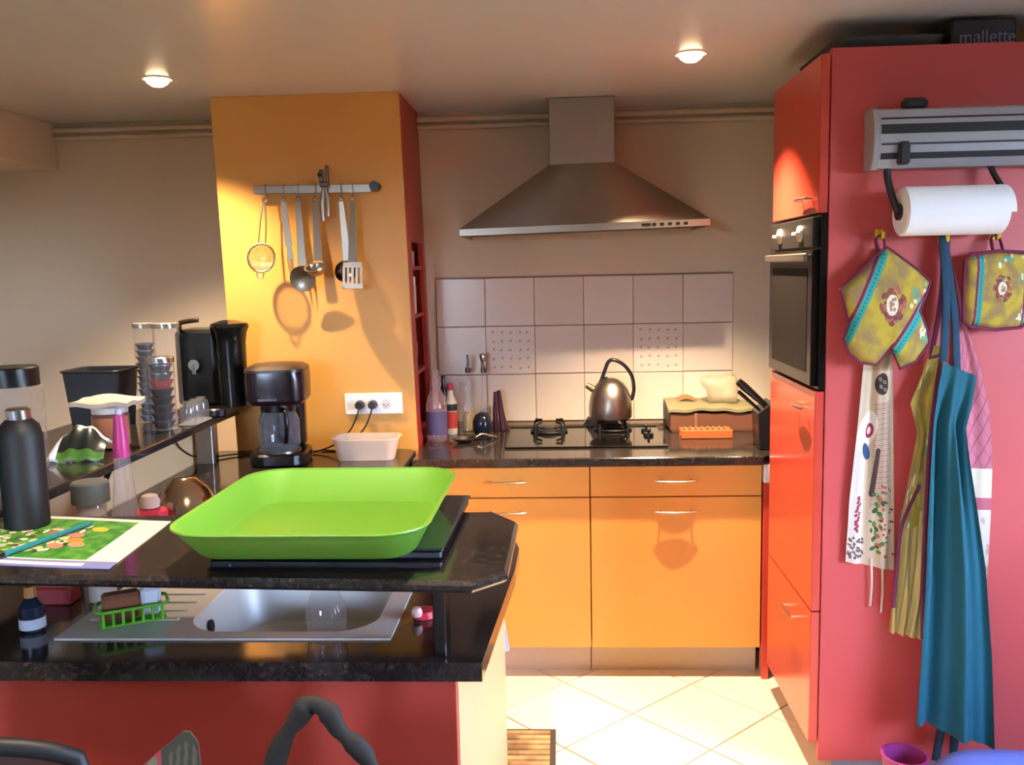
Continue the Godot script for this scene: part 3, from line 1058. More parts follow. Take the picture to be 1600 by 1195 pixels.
func build_wall_things() -> void:
	var steel := mat("utensil_steel", "9c9184", 0.3, 1.0)
	var black := mat("satin_black", "0d0c0c", 0.3)
	# --- utensil rail
	var z := -3.613
	var rail := thing("utensil_rail", "steel wall rail with hooks and a black end knob on the orange cabinet", "rail", Vector3(-0.96, 1.953, -3.6634))
	var rb := begin()
	XF = Transform3D(Basis(Vector3(0, 0, 1), -0.012), Vector3.ZERO)
	box(rb, Vector3(-0.005, 0, 0.038), Vector3(0.47, 0.034, 0.008), 0.002)
	obj("bar", rb, steel, rail)
	for x in [-0.22, 0.2]:
		var s := begin()
		cyl(s, Vector3(x, 0, 0.0), Vector3(x, 0, 0.036), 0.012)
		obj("bracket", s, steel, rail)
	var kb := begin()
	cyl(kb, Vector3(0.243, 0.009, 0.001), Vector3(0.243, 0.009, 0.052), 0.019, 20)
	obj("end_knob", kb, black, rail)
	var hx := [-1.153, -1.078, -1.019, -0.95, -0.848, -0.802]
	for x in hx:
		var q := begin()
		var lx: float = x + 0.96
		tube(q, curve([Vector3(lx, 0.02, 0.044), Vector3(lx, 0.02, 0.036), Vector3(lx, 0.016, 0.046), Vector3(lx, -0.02, 0.047), Vector3(lx, -0.034, 0.052), Vector3(lx, -0.028, 0.060)], 4), 0.003, 6)
		obj("hook", q, steel, rail)
	XF = Transform3D()
	# utensils: origin at hook eye, hanging down -y
	var eye := func(st: SurfaceTool):
		var r := []
		for k in 14:
			r.append(Vector3(cos(TAU * k / 14) * 0.009, -0.006 + sin(TAU * k / 14) * 0.011, 0))
		tube(st, r, 0.0025, 6, true)
	var hy := 1.9195
	var hz := -3.607
	var put := func(called: String, label: String, cat: String, x: float, lean: float) -> Node3D:
		var t := thing(called, label, cat, Vector3(x, hy - 0.012 * (x + 0.96), hz), 0.0)
		t.rotation.z = lean
		t.rotation.x = {"strainer": -0.15, "meat_fork": 0.0, "sauce_ladle": -0.13, "soup_ladle": 0.04, "slotted_spatula": -0.14}.get(called, -0.05)
		return t
	# strainer
	var t: Node3D = put.call("strainer", "small round wire strainer hanging first on the utensil rail", "strainer", hx[0], -0.06)
	var st := begin()
	eye.call(st)
	tube(st, [Vector3(-0.003, -0.016, 0), Vector3(-0.012, -0.10, 0), Vector3(-0.014, -0.185, 0)], 0.003, 6)
	tube(st, [Vector3(0.003, -0.016, 0), Vector3(0.012, -0.10, 0), Vector3(0.014, -0.185, 0)], 0.003, 6)
	obj("handle", st, steel, t)
	st = begin()
	var ring := []
	for k in 28:
		ring.append(Vector3(cos(TAU * k / 28) * 0.054, -0.237 + sin(TAU * k / 28) * 0.056, 0.0))
	tube(st, ring, 0.0042, 8, true)
	tube(st, curve([Vector3(-0.012, -0.29, 0), Vector3(-0.012, -0.312, 0), Vector3(0.0, -0.318, 0), Vector3(0.012, -0.312, 0), Vector3(0.012, -0.29, 0)], 4), 0.003, 6)
	obj("rim", st, steel, t)
	st = begin()
	for k in 13:
		var d := -0.048 + k * 0.008
		var hlen := sqrt(0.053 * 0.053 - d * d)
		var p1 := []
		var p2 := []
		for m in 7:
			var e := -hlen + hlen * m / 3.0
			var dz := -0.028 * (1.0 - (d * d + e * e) / (0.053 * 0.053))
			p1.append(Vector3(d, -0.237 + e, dz))
			p2.append(Vector3(e, -0.237 + d, dz))
		tube(st, p1, 0.0011, 4)
		tube(st, p2, 0.0011, 4)
	obj("mesh", st, steel, t)
	var blade := func(st2: SurfaceTool, y0: float, y1: float, w0: float, w1: float):
		var o := [Vector2(-w0, -y0), Vector2(w0, -y0), Vector2(w1, -y1), Vector2(-w1, -y1)]
		var old := XF
		XF = XF * Transform3D(Basis(Vector3(1, 0, 0), -PI / 2), Vector3.ZERO)
		prism(st2, o, -0.003, 0.003, 0.001)
		XF = old
	# narrow meat fork
	t = put.call("meat_fork", "narrow two-pronged serving fork on the rail, beside the round strainer", "fork", hx[1], 0.07)
	st = begin()
	eye.call(st)
	blade.call(st, 0.016, 0.19, 0.010, 0.014)
	obj("handle", st, steel, t)
	st = begin()
	blade.call(st, 0.19, 0.24, 0.008, 0.014)
	for s in [-1.0, 1.0]:
		tube(st, [Vector3(s * 0.010, -0.238, 0), Vector3(s * 0.009, -0.27, 0.002), Vector3(s * 0.006, -0.315, 0.004)], [0.0035, 0.003, 0.001], 6)
	obj("prongs", st, steel, t)
	# skimmer
	t = put.call("skimmer", "perforated round skimmer, largest disc on the utensil rail", "skimmer", hx[2], 0.03)
	st = begin()
	eye.call(st)
	blade.call(st, 0.016, 0.265, 0.010, 0.018)
	obj("handle", st, steel, t)
	var old := XF
	XF = Transform3D(Basis(Vector3(1, 0, 0), PI / 2 + 0.25), Vector3(0, -0.318, 0.004))
	var sk := begin()
	lathe(sk, [Vector2(0, -0.012), Vector2(0.03, -0.010), Vector2(0.052, 0.0), Vector2(0.0525, 0.002), Vector2(0.03, -0.007), Vector2(0, -0.009)], 28)
	var disc := obj("bowl", sk, steel, t)
	var holes := begin()
	for a in 3:
		for k in 6 + a * 6:
			var rr := 0.012 + a * 0.012
			var ph := TAU * k / (6 + a * 6)
			lathe(holes, [Vector2(0, 0.0), Vector2(0.0022, 0.0), Vector2(0.0022, 0.0006), Vector2(0, 0.0006)], 8, Vector3(cos(ph) * rr, -0.0085 + a * 0.0015, sin(ph) * rr))
	obj("perforation", holes, mat("hole_dark", "3b2a1c", 0.8), t)
	XF = old
	# small ladle
	t = put.call("sauce_ladle", "small bright sauce ladle hanging between skimmer and scissors", "ladle", hx[3], 0.03)
	st = begin()
	eye.call(st)
	blade.call(st, 0.016, 0.25, 0.010, 0.017)
	obj("handle", st, steel, t)
	XF = Transform3D(Basis(Vector3(1, 0, 0), 0.55), Vector3(0, -0.285, 0.035))
	st = begin()
	lathe(st, [Vector2(0, -0.03), Vector2(0.022, -0.025), Vector2(0.036, -0.01), Vector2(0.042, 0.004), Vector2(0.046, 0.004), Vector2(0.046, 0.006), Vector2(0.038, 0.006), Vector2(0.033, -0.008), Vector2(0.02, -0.021), Vector2(0, -0.026)], 28)
	obj("bowl", st, steel, t)
	XF = old
	# soup ladle (dark)
	t = put.call("soup_ladle", "dark round soup ladle partly behind the slotted spatula", "ladle", hx[4], 0.05)
	st = begin()
	eye.call(st)
	blade.call(st, 0.016, 0.25, 0.010, 0.017)
	obj("handle", st, steel, t)
	XF = Transform3D(Basis(Vector3(1, 0, 0), 1.2), Vector3(-0.006, -0.292, 0.008))
	st = begin()
	lathe(st, [Vector2(0, -0.025), Vector2(0.025, -0.02), Vector2(0.043, 0.0), Vector2(0.046, 0.01), Vector2(0.043, 0.01), Vector2(0.04, 0.0), Vector2(0.023, -0.016), Vector2(0, -0.021)], 28)
	obj("bowl", st, mat("dark_steel", "5d554e", 0.3, 1.0), t)
	XF = old
	# slotted spatula
	t = put.call("slotted_spatula", "slotted steel spatula at the knob end of the utensil rail", "spatula", hx[5], -0.01)
	st = begin()
	eye.call(st)
	blade.call(st, 0.016, 0.26, 0.009, 0.018)
	obj("handle", st, steel, t)
	st = begin()
	for k in 5:
		box(st, Vector3(-0.034 + k * 0.017, -0.315, 0.002), Vector3(0.010, 0.085, 0.0025), 0.001)
	box(st, Vector3(0, -0.268, 0.002), Vector3(0.074, 0.022, 0.003), 0.001)
	box(st, Vector3(0, -0.352, 0.002), Vector3(0.082, 0.02, 0.003), 0.001)
	obj("blade", st, mat("spatula_steel", "c8bfb2", 0.4, 0.7), t)
	# can opener hung over the rail
	t = thing("can_opener", "steel can opener with its grips up, hooked over the utensil rail", "can opener", Vector3(-0.915, 1.955, -3.612))
	st = begin()
	tube(st, [Vector3(-0.008, -0.128, 0.008), Vector3(-0.010, -0.06, 0.008), Vector3(0.0, 0.0, 0.008)], [0.009, 0.0085, 0.007], 8, false, 0.6)
	tube(st, [Vector3(0.012, -0.11, 0.008), Vector3(0.014, -0.05, 0.008), Vector3(0.006, 0.0, 0.008)], [0.009, 0.0085, 0.007], 8, false, 0.6)
	obj("lever", st, steel, t)
	st = begin()
	box(st, Vector3(-0.006, 0.045, 0.008), Vector3(0.02, 0.05, 0.012), 0.004)
	box(st, Vector3(0.016, 0.045, 0.006), Vector3(0.014, 0.085, 0.010), 0.004)
	box(st, Vector3(0.004, 0.012, 0.012), Vector3(0.034, 0.02, 0.012), 0.004)
	obj("jaw", st, mat("dark_steel", "5d554e", 0.3, 1.0), t)
	st = begin()
	cyl(st, Vector3(-0.018, 0.05, 0.012), Vector3(-0.002, 0.05, 0.012), 0.009, 12)
	obj("turning_key", st, black, t)
	# --- triple socket and plugs
	var so := thing("wall_socket", "white triple wall socket on the orange cabinet", "socket", Vector3(-0.761, 1.089, -3.6634))
	so.rotation.z = 0.008
	var ww := mat("socket_white", "ece6da", 0.35)
	obj("frame", bx(Vector3(0, 0, 0.006), Vector3(0.237, 0.088, 0.012), 0.004), ww, so)
	for k in 3:
		var mo := begin()
		XF = Transform3D(Basis(Vector3(1, 0, 0), PI / 2), Vector3(-0.0555 + k * 0.0535, -0.002, 0.012))
		lathe(mo, [Vector2(0.018, -0.006), Vector2(0.018, 0.0015), Vector2(0.021, 0.0015), Vector2(0.021, 0.0)], 24)
		lathe(mo, [Vector2(0, 0.0004), Vector2(0.018, 0.0004)], 24)
		var ob := obj("outlet", mo, mat("socket_shade", "d8d1c4", 0.4), so)
		if k == 2:
			var pins := begin()
			for s in [-1.0, 1.0]:
				cyl(pins, Vector3(s * 0.008, 0.002, 0.0), Vector3(s * 0.008, 0.002, 0.004), 0.0035, 8)
			cyl(pins, Vector3(0, 0.002, 0.009), Vector3(0, 0.007, 0.009), 0.0025, 8)
			obj("pin_hole", pins, mat("pin_dark", "5c554c", 0.5), ob)
		XF = Transform3D()
	var ends := [[Vector3(-0.8165, 1.086, -3.651), [Vector3(-0.82, 1.055, -3.612), Vector3(-0.85, 0.99, -3.60), Vector3(-0.91, 0.935, -3.60), Vector3(-0.97, 0.912, -3.59), Vector3(-1.00, 0.906, -3.575)]],
		[Vector3(-0.763, 1.0866, -3.651), [Vector3(-0.766, 1.055, -3.612), Vector3(-0.79, 1.0, -3.60), Vector3(-0.84, 0.945, -3.60), Vector3(-0.87, 0.906, -3.60), Vector3(-0.98, 0.905, -3.63)]]]
	var pl := ["black plug and cord in the outlet nearest the coffee maker", "black plug and cord in the middle outlet of the white socket"]
	for k in 2:
		var c := thing("power_cord", pl[k], "power cord", ends[k][0])
		var p := begin()
		cyl(p, Vector3(0, 0, 0), Vector3(0, 0, 0.03), 0.0185, 20, 0.016)
		obj("plug", p, black, c)
		var path := [Vector3(0, -0.006, 0.028)]
		for v in ends[k][1]:
			path.append(v - ends[k][0])
		var cd := begin()
		tube(cd, curve(path, 6), 0.0035, 6)
		obj("cord", cd, black, c)
	# --- foil dispenser on the red panel
	var zp := -2.784
	var dp := thing("foil_dispenser", "silver wall dispenser with dark stripes above the paper towel roll", "dispenser", Vector3(0.9, 1.968, zp))
	var alu := mat("silver_plastic", "a6a6a9", 0.4, 0.15)
	var profx := [[0.0, -0.083], [0.06, -0.083], [0.078, -0.06], [0.086, -0.01], [0.082, 0.04], [0.068, 0.078], [0.05, 0.085], [0.0, 0.085]]
	var shell := begin()
	var ox := []
	for q in profx:
		ox.append(Vector2(q[0], q[1]))
	# prism axis turned to run along x
	XF = Transform3D(Basis(Vector3(0, 0, 1), Vector3(1, 0, 0), Vector3(0, 1, 0)), Vector3.ZERO)
	prism(shell, ox, 0.018, 0.50, 0.0)
	obj("housing", shell, alu, dp)
	for q in [[0.0, 0.018], [0.50, 0.515]]:
		var ec := begin()
		prism(ec, inset(ox, -0.003), q[0], q[1], 0.002)
		obj("end_cap", ec, mat("silver_cap", "9d9a96", 0.45, 0.1), dp)
	XF = Transform3D()
	for q in [[0.054, 0.005, 0.077, 0.65], [0.024, 0.026, 0.0845, 0.12], [-0.018, 0.005, 0.0858, -0.05], [-0.051, 0.017, 0.0805, -0.32]]:
		var s := begin()
		XF = Transform3D(Basis(Vector3(1, 0, 0), -q[3] * 0.9), Vector3(0.26, q[0], q[2]))
		box(s, Vector3.ZERO, Vector3(0.475, q[1], 0.005), 0.001)
		XF = Transform3D()
		obj("stripe", s, mat("stripe_navy", "15161c", 0.5), dp)
	obj("cutter_slide", sp(Vector3(0.068, -0.076, 0.07), Vector3(0.098, -0.012, 0.103), 0.006), mat("slide_black", "1c1c22", 0.4), dp)
	obj("top_knob", bx(Vector3(0.125, 0.097, 0.045), Vector3(0.072, 0.034, 0.03), 0.010), mat("slide_black", "1c1c22", 0.4), dp)
	var arm := begin()
	tube(arm, curve([Vector3(0.052, -0.08, 0.05), Vector3(0.052, -0.11, 0.055), Vector3(0.058, -0.16, 0.075), Vector3(0.073, -0.208, 0.084)], 5), 0.0105, 8)
	tube(arm, curve([Vector3(0.345, -0.08, 0.04), Vector3(0.355, -0.11, 0.05), Vector3(0.372, -0.16, 0.075), Vector3(0.374, -0.208, 0.084)], 5), 0.0085, 8)
	cyl(arm, Vector3(0.07, -0.208, 0.084), Vector3(0.376, -0.208, 0.084), 0.008)
	cyl(arm, Vector3(0.071, -0.208, 0.084), Vector3(0.079, -0.208, 0.084), 0.024, 20)
	obj("roll_arm", arm, mat("slide_black", "1c1c22", 0.4), dp)
	var pr_ := thing("paper_towel_roll", "white roll of kitchen paper hanging under the silver dispenser", "paper roll", Vector3(0.98, 1.76, zp + 0.084))
	XF = Transform3D(Basis(Vector3(0, 0, 1), -PI / 2), Vector3.ZERO)
	obj("paper", lt([Vector2(0.019, 0.0), Vector2(0.064, 0.0), Vector2(0.069, 0.004), Vector2(0.069, 0.277), Vector2(0.064, 0.281), Vector2(0.019, 0.281), Vector2(0.019, 0.0)], 40), mat("paper_white", "f1f1ee", 0.85), pr_)
	XF = Transform3D()
	var flap := cloth(func(u: float, v: float):
		var a := lerpf(2.4, -0.15, v)
		var r := 0.0695 + 0.004 * v * v
		return Vector3(0.002 + u * (0.279 + 0.01 * v), sin(a) * r, cos(a) * r), 4, 20, 0.0008)
	obj("loose_sheet", flap, mat("paper_white", "f1f1ee", 0.85), pr_)
	# --- yellow hooks
	var hl := ["yellow wall hook holding the folded yellow oven mitt", "yellow wall hook holding both aprons", "yellow wall hook holding the square pot holder"]
	var hp := [Vector3(0.949, 1.700, zp), Vector3(1.133, 1.686, zp), Vector3(1.279, 1.692, zp)]
	var hm := mat("hook_yellow", "d9b92a", 0.4)
	for k in 3:
		var hk := thing("wall_hook", hl[k], "hook", hp[k], 0, "")
		var s := begin()
		box(s, Vector3(0, 0.0, 0.003), Vector3(0.022, 0.03, 0.006), 0.002)
		obj("back_plate", s, hm, hk)
		s = begin()
		tube(s, curve([Vector3(0, 0.008, 0.004), Vector3(0, 0.0, 0.022), Vector3(0, -0.012, 0.028), Vector3(0, -0.006, 0.04), Vector3(0, 0.006, 0.042)], 4), 0.006, 8)
		obj("prong", s, hm, hk)
	# --- cloths
	var burg := mat("burgundy_tape", "6d1f3e", 0.9)
	# oven mitt: folded square in front of a second layer
	var mi := thing("oven_mitt", "folded yellow flowered oven mitt with turquoise ribbons on the first hook", "oven mitt", Vector3(0.942, 1.69, zp + 0.056))
	var prov := provencal("mitt_print", [[0.46, 0.06, 0.02, 0.86], [0.97, 0.42, 0.52, 0.96]], 11)
	var mo2 := [Vector2(0.012, -0.028), Vector2(0.05, -0.055), Vector2(0.105, -0.098), Vector2(0.139, -0.131), Vector2(0.128, -0.17), Vector2(0.112, -0.215), Vector2(0.135, -0.27), Vector2(0.142, -0.31), Vector2(0.105, -0.365), Vector2(0.062, -0.385), Vector2(0.035, -0.325), Vector2(-0.01, -0.372), Vector2(-0.055, -0.366), Vector2(-0.09, -0.335), Vector2(-0.104, -0.295), Vector2(-0.09, -0.25), Vector2(-0.102, -0.20), Vector2(-0.117, -0.146), Vector2(-0.06, -0.095), Vector2(-0.015, -0.05)]
	var puff := pillow(mo2, 0.026, 7, Vector2(0.005, -0.2), 0.002)
	obj("quilted_cotton", puff, prov, mi)
	var lo := begin()
	var lp := []
	for p in mo2:
		lp.append(Vector3(p.x, p.y, 0.0))
	tube(lo, lp, 0.0045, 6, true)
	obj("edging", lo, burg, mi)
	lo = begin()
	tube(lo, curve([Vector3(-0.006, -0.05, 0), Vector3(-0.012, -0.01, -0.02), Vector3(0, 0.006, -0.024), Vector3(0.012, -0.01, -0.02), Vector3(0.008, -0.05, 0)], 5), 0.007, 6, false, 0.5)
	obj("loop", lo, burg, mi)
	# square pot holder
	var po := thing("pot_holder", "square yellow flowered pot holder with burgundy edging on the third hook", "pot holder", Vector3(1.272, 1.683, zp + 0.052))
	var so2 := []
	for q in [[-0.075, -0.048], [0.0, -0.040], [0.075, -0.046], [0.09, -0.06], [0.092, -0.15], [0.09, -0.245], [0.075, -0.262], [0.0, -0.268], [-0.07, -0.258], [-0.09, -0.24], [-0.093, -0.15], [-0.09, -0.065]]:
		so2.append(Vector2(q[0], q[1]))
	obj("quilted_cotton", pillow(so2, 0.02, 6, Vector2(0, -0.155), 0.001), provencal("holder_print", [[0.24, 0.02, 0.20, 0.98], [0.97, 0.02, 0.94, 0.98]], 23), po)
	lo = begin()
	lp = []
	for p in so2:
		lp.append(Vector3(p.x, p.y, 0.0))
	tube(lo, lp, 0.006, 6, true)
	obj("edging", lo, burg, po)
	lo = begin()
	tube(lo, curve([Vector3(-0.012, -0.045, 0), Vector3(-0.012, -0.005, -0.018), Vector3(0, 0.006, -0.022), Vector3(0.012, -0.005, -0.018), Vector3(0.016, -0.045, 0)], 5), 0.007, 6, false, 0.5)
	obj("loop", lo, burg, po)
	# tea towel below the mitt
	var tt := thing("tea_towel", "printed linen tea towel hanging below the folded oven mitt", "tea towel", Vector3(0.949, 1.66, zp))
	var rows := [[-0.006, 0.0, 0.012, 0.0], [-0.03, -0.2, 0.04, -0.2], [-0.042, -0.35, 0.05, -0.35], [-0.055, -0.55, 0.058, -0.55], [-0.072, -0.76, 0.066, -0.77], [-0.078, -0.955, 0.072, -0.985]]
	obj("linen", cloth(hang(rows, 0.014, 0.008, 1.6, 0.8), 30, 40, 0.002), towel_print(), tt)
	for q in [[0.0, -0.955, -1.10], [0.034, -0.97, -1.12]]:
		var s := begin()
		tube(s, curve([Vector3(q[0], q[1] + 0.01, 0.014), Vector3(q[0] + 0.004, (q[1] + q[2]) * 0.5, 0.012), Vector3(q[0] + 0.002, q[2], 0.01)], 4), 0.004, 6, false, 0.4)
		obj("tie", s, mat("tie_cream", "cdb597", 0.9), tt)
	# yellow apron
	var ya := thing("apron", "yellow apron with burgundy edging hanging behind the teal apron", "apron", Vector3(1.133, 1.67, zp))
	rows = [[-0.034, -0.30, 0.008, -0.30], [-0.058, -0.38, 0.006, -0.38], [-0.093, -0.47, 0.0, -0.47], [-0.068, -0.56, -0.004, -0.56], [-0.09, -0.70, -0.004, -0.70], [-0.112, -0.85, 0.0, -0.85]]
	obj("bib", cloth(hang(rows, 0.040, 0.006, 1.2, 0.4), 16, 30, 0.003), provencal("apron_print", [], 31), ya)
	rows = [[-0.108, -0.80, 0.0, -0.80], [-0.117, -0.95, 0.0, -0.95], [-0.124, -1.08, -0.005, -1.08], [-0.128, -1.185, -0.03, -1.21]]
	var stripe := blank(64, 16, "c2ad6b")
	for x in range(0, 64, 16):
		stripe.fill_rect(Rect2i(x, 0, 2, 16), Color("8d7a42"))
	obj("skirt", cloth(hang(rows, 0.030, 0.012, 3.2, 1.2, 0.8), 36, 16, 0.003), textured("straw_cotton", stripe, 0.9), ya)
	lo = begin()
	tube(lo, curve([Vector3(-0.030, -0.30, 0.04), Vector3(-0.012, -0.15, 0.04), Vector3(-0.004, 0.014, 0.03), Vector3(0.006, 0.016, 0.028), Vector3(0.004, -0.15, 0.03), Vector3(0.006, -0.30, 0.036)], 6), 0.008, 6, false, 0.4)
	tube(lo, [Vector3(-0.034, -0.30, 0.042), Vector3(-0.04, -0.335, 0.045), Vector3(0.0, -0.325, 0.048)], 0.007, 6, false, 0.5)
	tube(lo, curve([Vector3(-0.01, -0.34, 0.046), Vector3(-0.03, -0.56, 0.046), Vector3(-0.038, -0.80, 0.05), Vector3(-0.04, -1.0, 0.052), Vector3(-0.035, -1.2, 0.05)], 5), 0.007, 6, false, 0.5)
	tube(lo, curve([Vector3(-0.058, -0.72, 0.044), Vector3(-0.105, -0.84, 0.044), Vector3(-0.117, -0.95, 0.046), Vector3(-0.126, -1.1, 0.05)], 5), 0.006, 6, false, 0.5)
	obj("edging", lo, burg, ya)
	# teal apron
	var te := thing("apron", "long teal apron hanging nearest on the middle hook", "apron", Vector3(1.122, 1.67, zp))
	rows = [[-0.008, -0.345, 0.086, -0.385], [-0.020, -0.42, 0.078, -0.46], [-0.032, -0.52, 0.062, -0.54], [-0.038, -0.62, 0.078, -0.63], [-0.042, -0.78, 0.108, -0.78], [-0.044, -1.0, 0.142, -0.97], [-0.050, -1.22, 0.170, -1.24], [-0.058, -1.445, 0.188, -1.54]]
	obj("cotton", cloth(hang(rows, 0.090, 0.028, 1.7, 2.5, 0.12), 44, 60, 0.003), mat("teal_cotton", "0f5560", 0.85), te)
	lo = begin()
	tube(lo, curve([Vector3(-0.004, -0.345, 0.078), Vector3(0.004, -0.16, 0.064), Vector3(-0.002, 0.002, 0.042), Vector3(0.004, 0.003, 0.04), Vector3(0.018, -0.1, 0.05), Vector3(0.03, -0.22, 0.066), Vector3(0.036, -0.37, 0.080)], 6), 0.012, 8, false, 0.25)
	obj("neck_strap", lo, mat("navy_tape", "183a4e", 0.85), te)
	for q in [[0.036, 0.032], [0.082, 0.086]]:
		var s := begin()
		tube(s, curve([Vector3(q[0] + 0.01, -1.46, 0.05), Vector3(q[0] + 0.004, -1.52, 0.046), Vector3(q[1], -1.6, 0.04)], 4), 0.012, 8, false, 0.25)
		obj("tie", s, mat("navy_tape", "183a4e", 0.85), te)
	# pink quilted cloth
	var pk := thing("quilted_apron", "pink quilted cotton apron with a cream hem behind the teal apron", "apron", Vector3(1.133, 1.67, zp))
	rows = [[-0.002, 0.0, 0.010, 0.0], [0.03, -0.12, 0.045, -0.12], [0.05, -0.25, 0.075, -0.25], [0.05, -0.36, 0.118, -0.37], [0.05, -0.50, 0.150, -0.50], [0.05, -0.65, 0.164, -0.65], [0.05, -0.82, 0.166, -0.82], [0.06, -0.98, 0.164, -0.98], [0.08, -1.08, 0.158, -1.08]]
	obj("cotton", cloth(hang(rows, 0.018, 0.005, 1.1, 0.5), 20, 44, 0.004), quilt_print(), pk)

func build_back_counter() -> void:
	var clear := pane("clear_glass", "d8d4d0", 0.07)
	var black := mat("satin_black", "0d0c0c", 0.3)
	var steel := mat("utensil_steel", "9c9184", 0.3, 1.0)
	# bottles beside the niche cabinet
	var b := bottle("glass_bottle", "tall clear glass bottle nearest the niche cabinet", "bottle", Vector3(-0.528, CT, -3.83), [Vector2(0, 0.001), Vector2(0.042, 0.001), Vector2(0.045, 0.01), Vector2(0.045, 0.15), Vector2(0.038, 0.19), Vector2(0.016, 0.235), Vector2(0.014, 0.29), Vector2(0.017, 0.295), Vector2(0.017, 0.302)], pane("pink_glass", "c89a98", 0.3))
	obj("label_band", lt([Vector2(0.0455, 0.03), Vector2(0.0455, 0.13)], 24), mat("violet_label", "4d4262", 0.6), b)
	b = bottle("detergent_bottle", "small white bottle with a red cap and red label in the corner", "bottle", Vector3(-0.486, CT, -3.98), [Vector2(0, 0.001), Vector2(0.028, 0.001), Vector2(0.03, 0.01), Vector2(0.03, 0.14), Vector2(0.014, 0.175), Vector2(0.012, 0.20), Vector2(0, 0.20)], mat("bottle_cream", "cfc3b2", 0.4))
	obj("cap", lt([Vector2(0, 0.198), Vector2(0.015, 0.198), Vector2(0.014, 0.228), Vector2(0, 0.23)], 16), mat("cap_red", "b01f2c", 0.4), b)
	obj("label_band", lt([Vector2(0.0307, 0.03), Vector2(0.0307, 0.105)], 24), mat("label_red", "b5382a", 0.6), b)
	obj("dark_band", lt([Vector2(0.0307, 0.108), Vector2(0.0305, 0.138)], 24), mat("label_dark", "2c2420", 0.6), b)
	b = bottle("pepper_sauce_bottle", "slim dark bottle behind the white red-capped bottle", "bottle", Vector3(-0.525, CT, -4.06), [Vector2(0, 0.001), Vector2(0.022, 0.001), Vector2(0.024, 0.01), Vector2(0.024, 0.17), Vector2(0.009, 0.21), Vector2(0.009, 0.255), Vector2(0, 0.256)], mat("dark_glass", "15110f", 0.12))
	b = thing("glass_carafe", "plain clear carafe standing between the white bottle and the oil cruet", "carafe", Vector3(-0.417, CT, -3.985))
	obj("body", lt([Vector2(0, 0.001), Vector2(0.03, 0.001), Vector2(0.034, 0.02), Vector2(0.03, 0.12), Vector2(0.022, 0.17), Vector2(0.026, 0.225), Vector2(0.03, 0.235)], 24), clear, b)
	var cruets := [["oil cruet of thin glass with yellow oil, nearest the carafe", "b79a28", Vector3(-0.414, CT, -4.075)], ["vinegar cruet of thin glass with dark vinegar and a bright steel pourer", "2a1c14", Vector3(-0.344, CT, -4.075)]]
	for k in 2:
		b = thing("cruet", cruets[k][0], "cruet", cruets[k][2])
		obj("body", lt([Vector2(0, 0.001), Vector2(0.03, 0.001), Vector2(0.032, 0.01), Vector2(0.032, 0.06), Vector2(0.014, 0.12), Vector2(0.0075, 0.17), Vector2(0.0075, 0.27)], 20), clear, b)
		obj("liquid", lt([Vector2(0, 0.004), Vector2(0.029, 0.004), Vector2(0.029, 0.058), Vector2(0.02, 0.085), Vector2(0, 0.085)], 20), mat("liquid_%d" % k, cruets[k][1], 0.15), b)
		var s := begin()
		cyl(s, Vector3(0, 0.262, 0), Vector3(0, 0.285, 0), 0.012)
		tube(s, [Vector3(0, 0.28, 0), Vector3(0.004 - 0.008 * k, 0.31, 0), Vector3(0.0 - 0.014 * k, 0.345, 0)], [0.008, 0.005, 0.004], 8)
		obj("pourer", s, mat("dark_steel", "5d554e", 0.3, 1.0), b)
		if k == 1:
			obj("stopper", lt([Vector2(0, 0.31), Vector2(0.012, 0.315), Vector2(0.016, 0.33), Vector2(0.012, 0.347), Vector2(0, 0.352)], 18), mat("chrome", "c8c8c8", 0.12, 1.0), b)
	b = thing("knife_sharpener", "dark plum triangular sharpener leaning by the tiled wall", "sharpener", Vector3(-0.272, CT, -4.06))
	var s2 := begin()
	tube(s2, [Vector3(0.018, 0.001, 0), Vector3(0.004, 0.09, -0.01), Vector3(-0.006, 0.178, -0.03)], [0.02, 0.014, 0.009], 10)
	tube(s2, [Vector3(-0.02, 0.001, 0), Vector3(-0.022, 0.09, -0.01), Vector3(-0.022, 0.172, -0.03)], [0.014, 0.011, 0.007], 10)
	obj("grip", s2, mat("plum_gloss", "3a1426", 0.3), b)
	b = thing("round_jar", "squat dark blue jar in front of the cruets", "jar", Vector3(-0.345, CT, -3.965))
	obj("body", lt([Vector2(0, 0.001), Vector2(0.032, 0.001), Vector2(0.043, 0.02), Vector2(0.043, 0.06), Vector2(0.033, 0.085), Vector2(0.02, 0.095), Vector2(0, 0.098)], 24), mat("dark_blue_glass", "191c28", 0.15), b)
	# spoon rest: big spoon lying
	b = thing("serving_spoon", "large steel serving spoon lying on the granite beside the hob", "spoon", Vector3(-0.405, CT, -3.78), 0.55)
	s2 = begin()
	XF = Transform3D(Basis(), Vector3(0, 0.014, 0))
	XF.basis = Basis.from_scale(Vector3(1.5, 1, 1))
	lathe(s2, [Vector2(0, -0.014), Vector2(0.02, -0.012), Vector2(0.037, 0.002), Vector2(0.038, 0.006), Vector2(0.035, 0.006), Vector2(0.019, -0.008), Vector2(0, -0.010)], 24)
	XF = Transform3D()
	obj("bowl", s2, steel, b)
	s2 = begin()
	tube(s2, curve([Vector3(0.05, 0.017, 0), Vector3(0.08, 0.028, 0), Vector3(0.115, 0.018, 0), Vector3(0.15, 0.008, 0)], 5), [0.006, 0.005, 0.005, 0.005, 0.005, 0.005, 0.005, 0.005, 0.006, 0.006, 0.006, 0.007, 0.007, 0.007, 0.007, 0.007], 8, false, 1.6)
	obj("handle", s2, steel, b)
	# right end: wooden tray box, toast rack, packet, bag, knife block
	b = thing("wooden_crate", "brown wooden tray box against the tiles beside the kettle", "crate", Vector3(0.665, CT, -4.05))
	var wd := mat("brown_wood", "6d4128", 0.6)
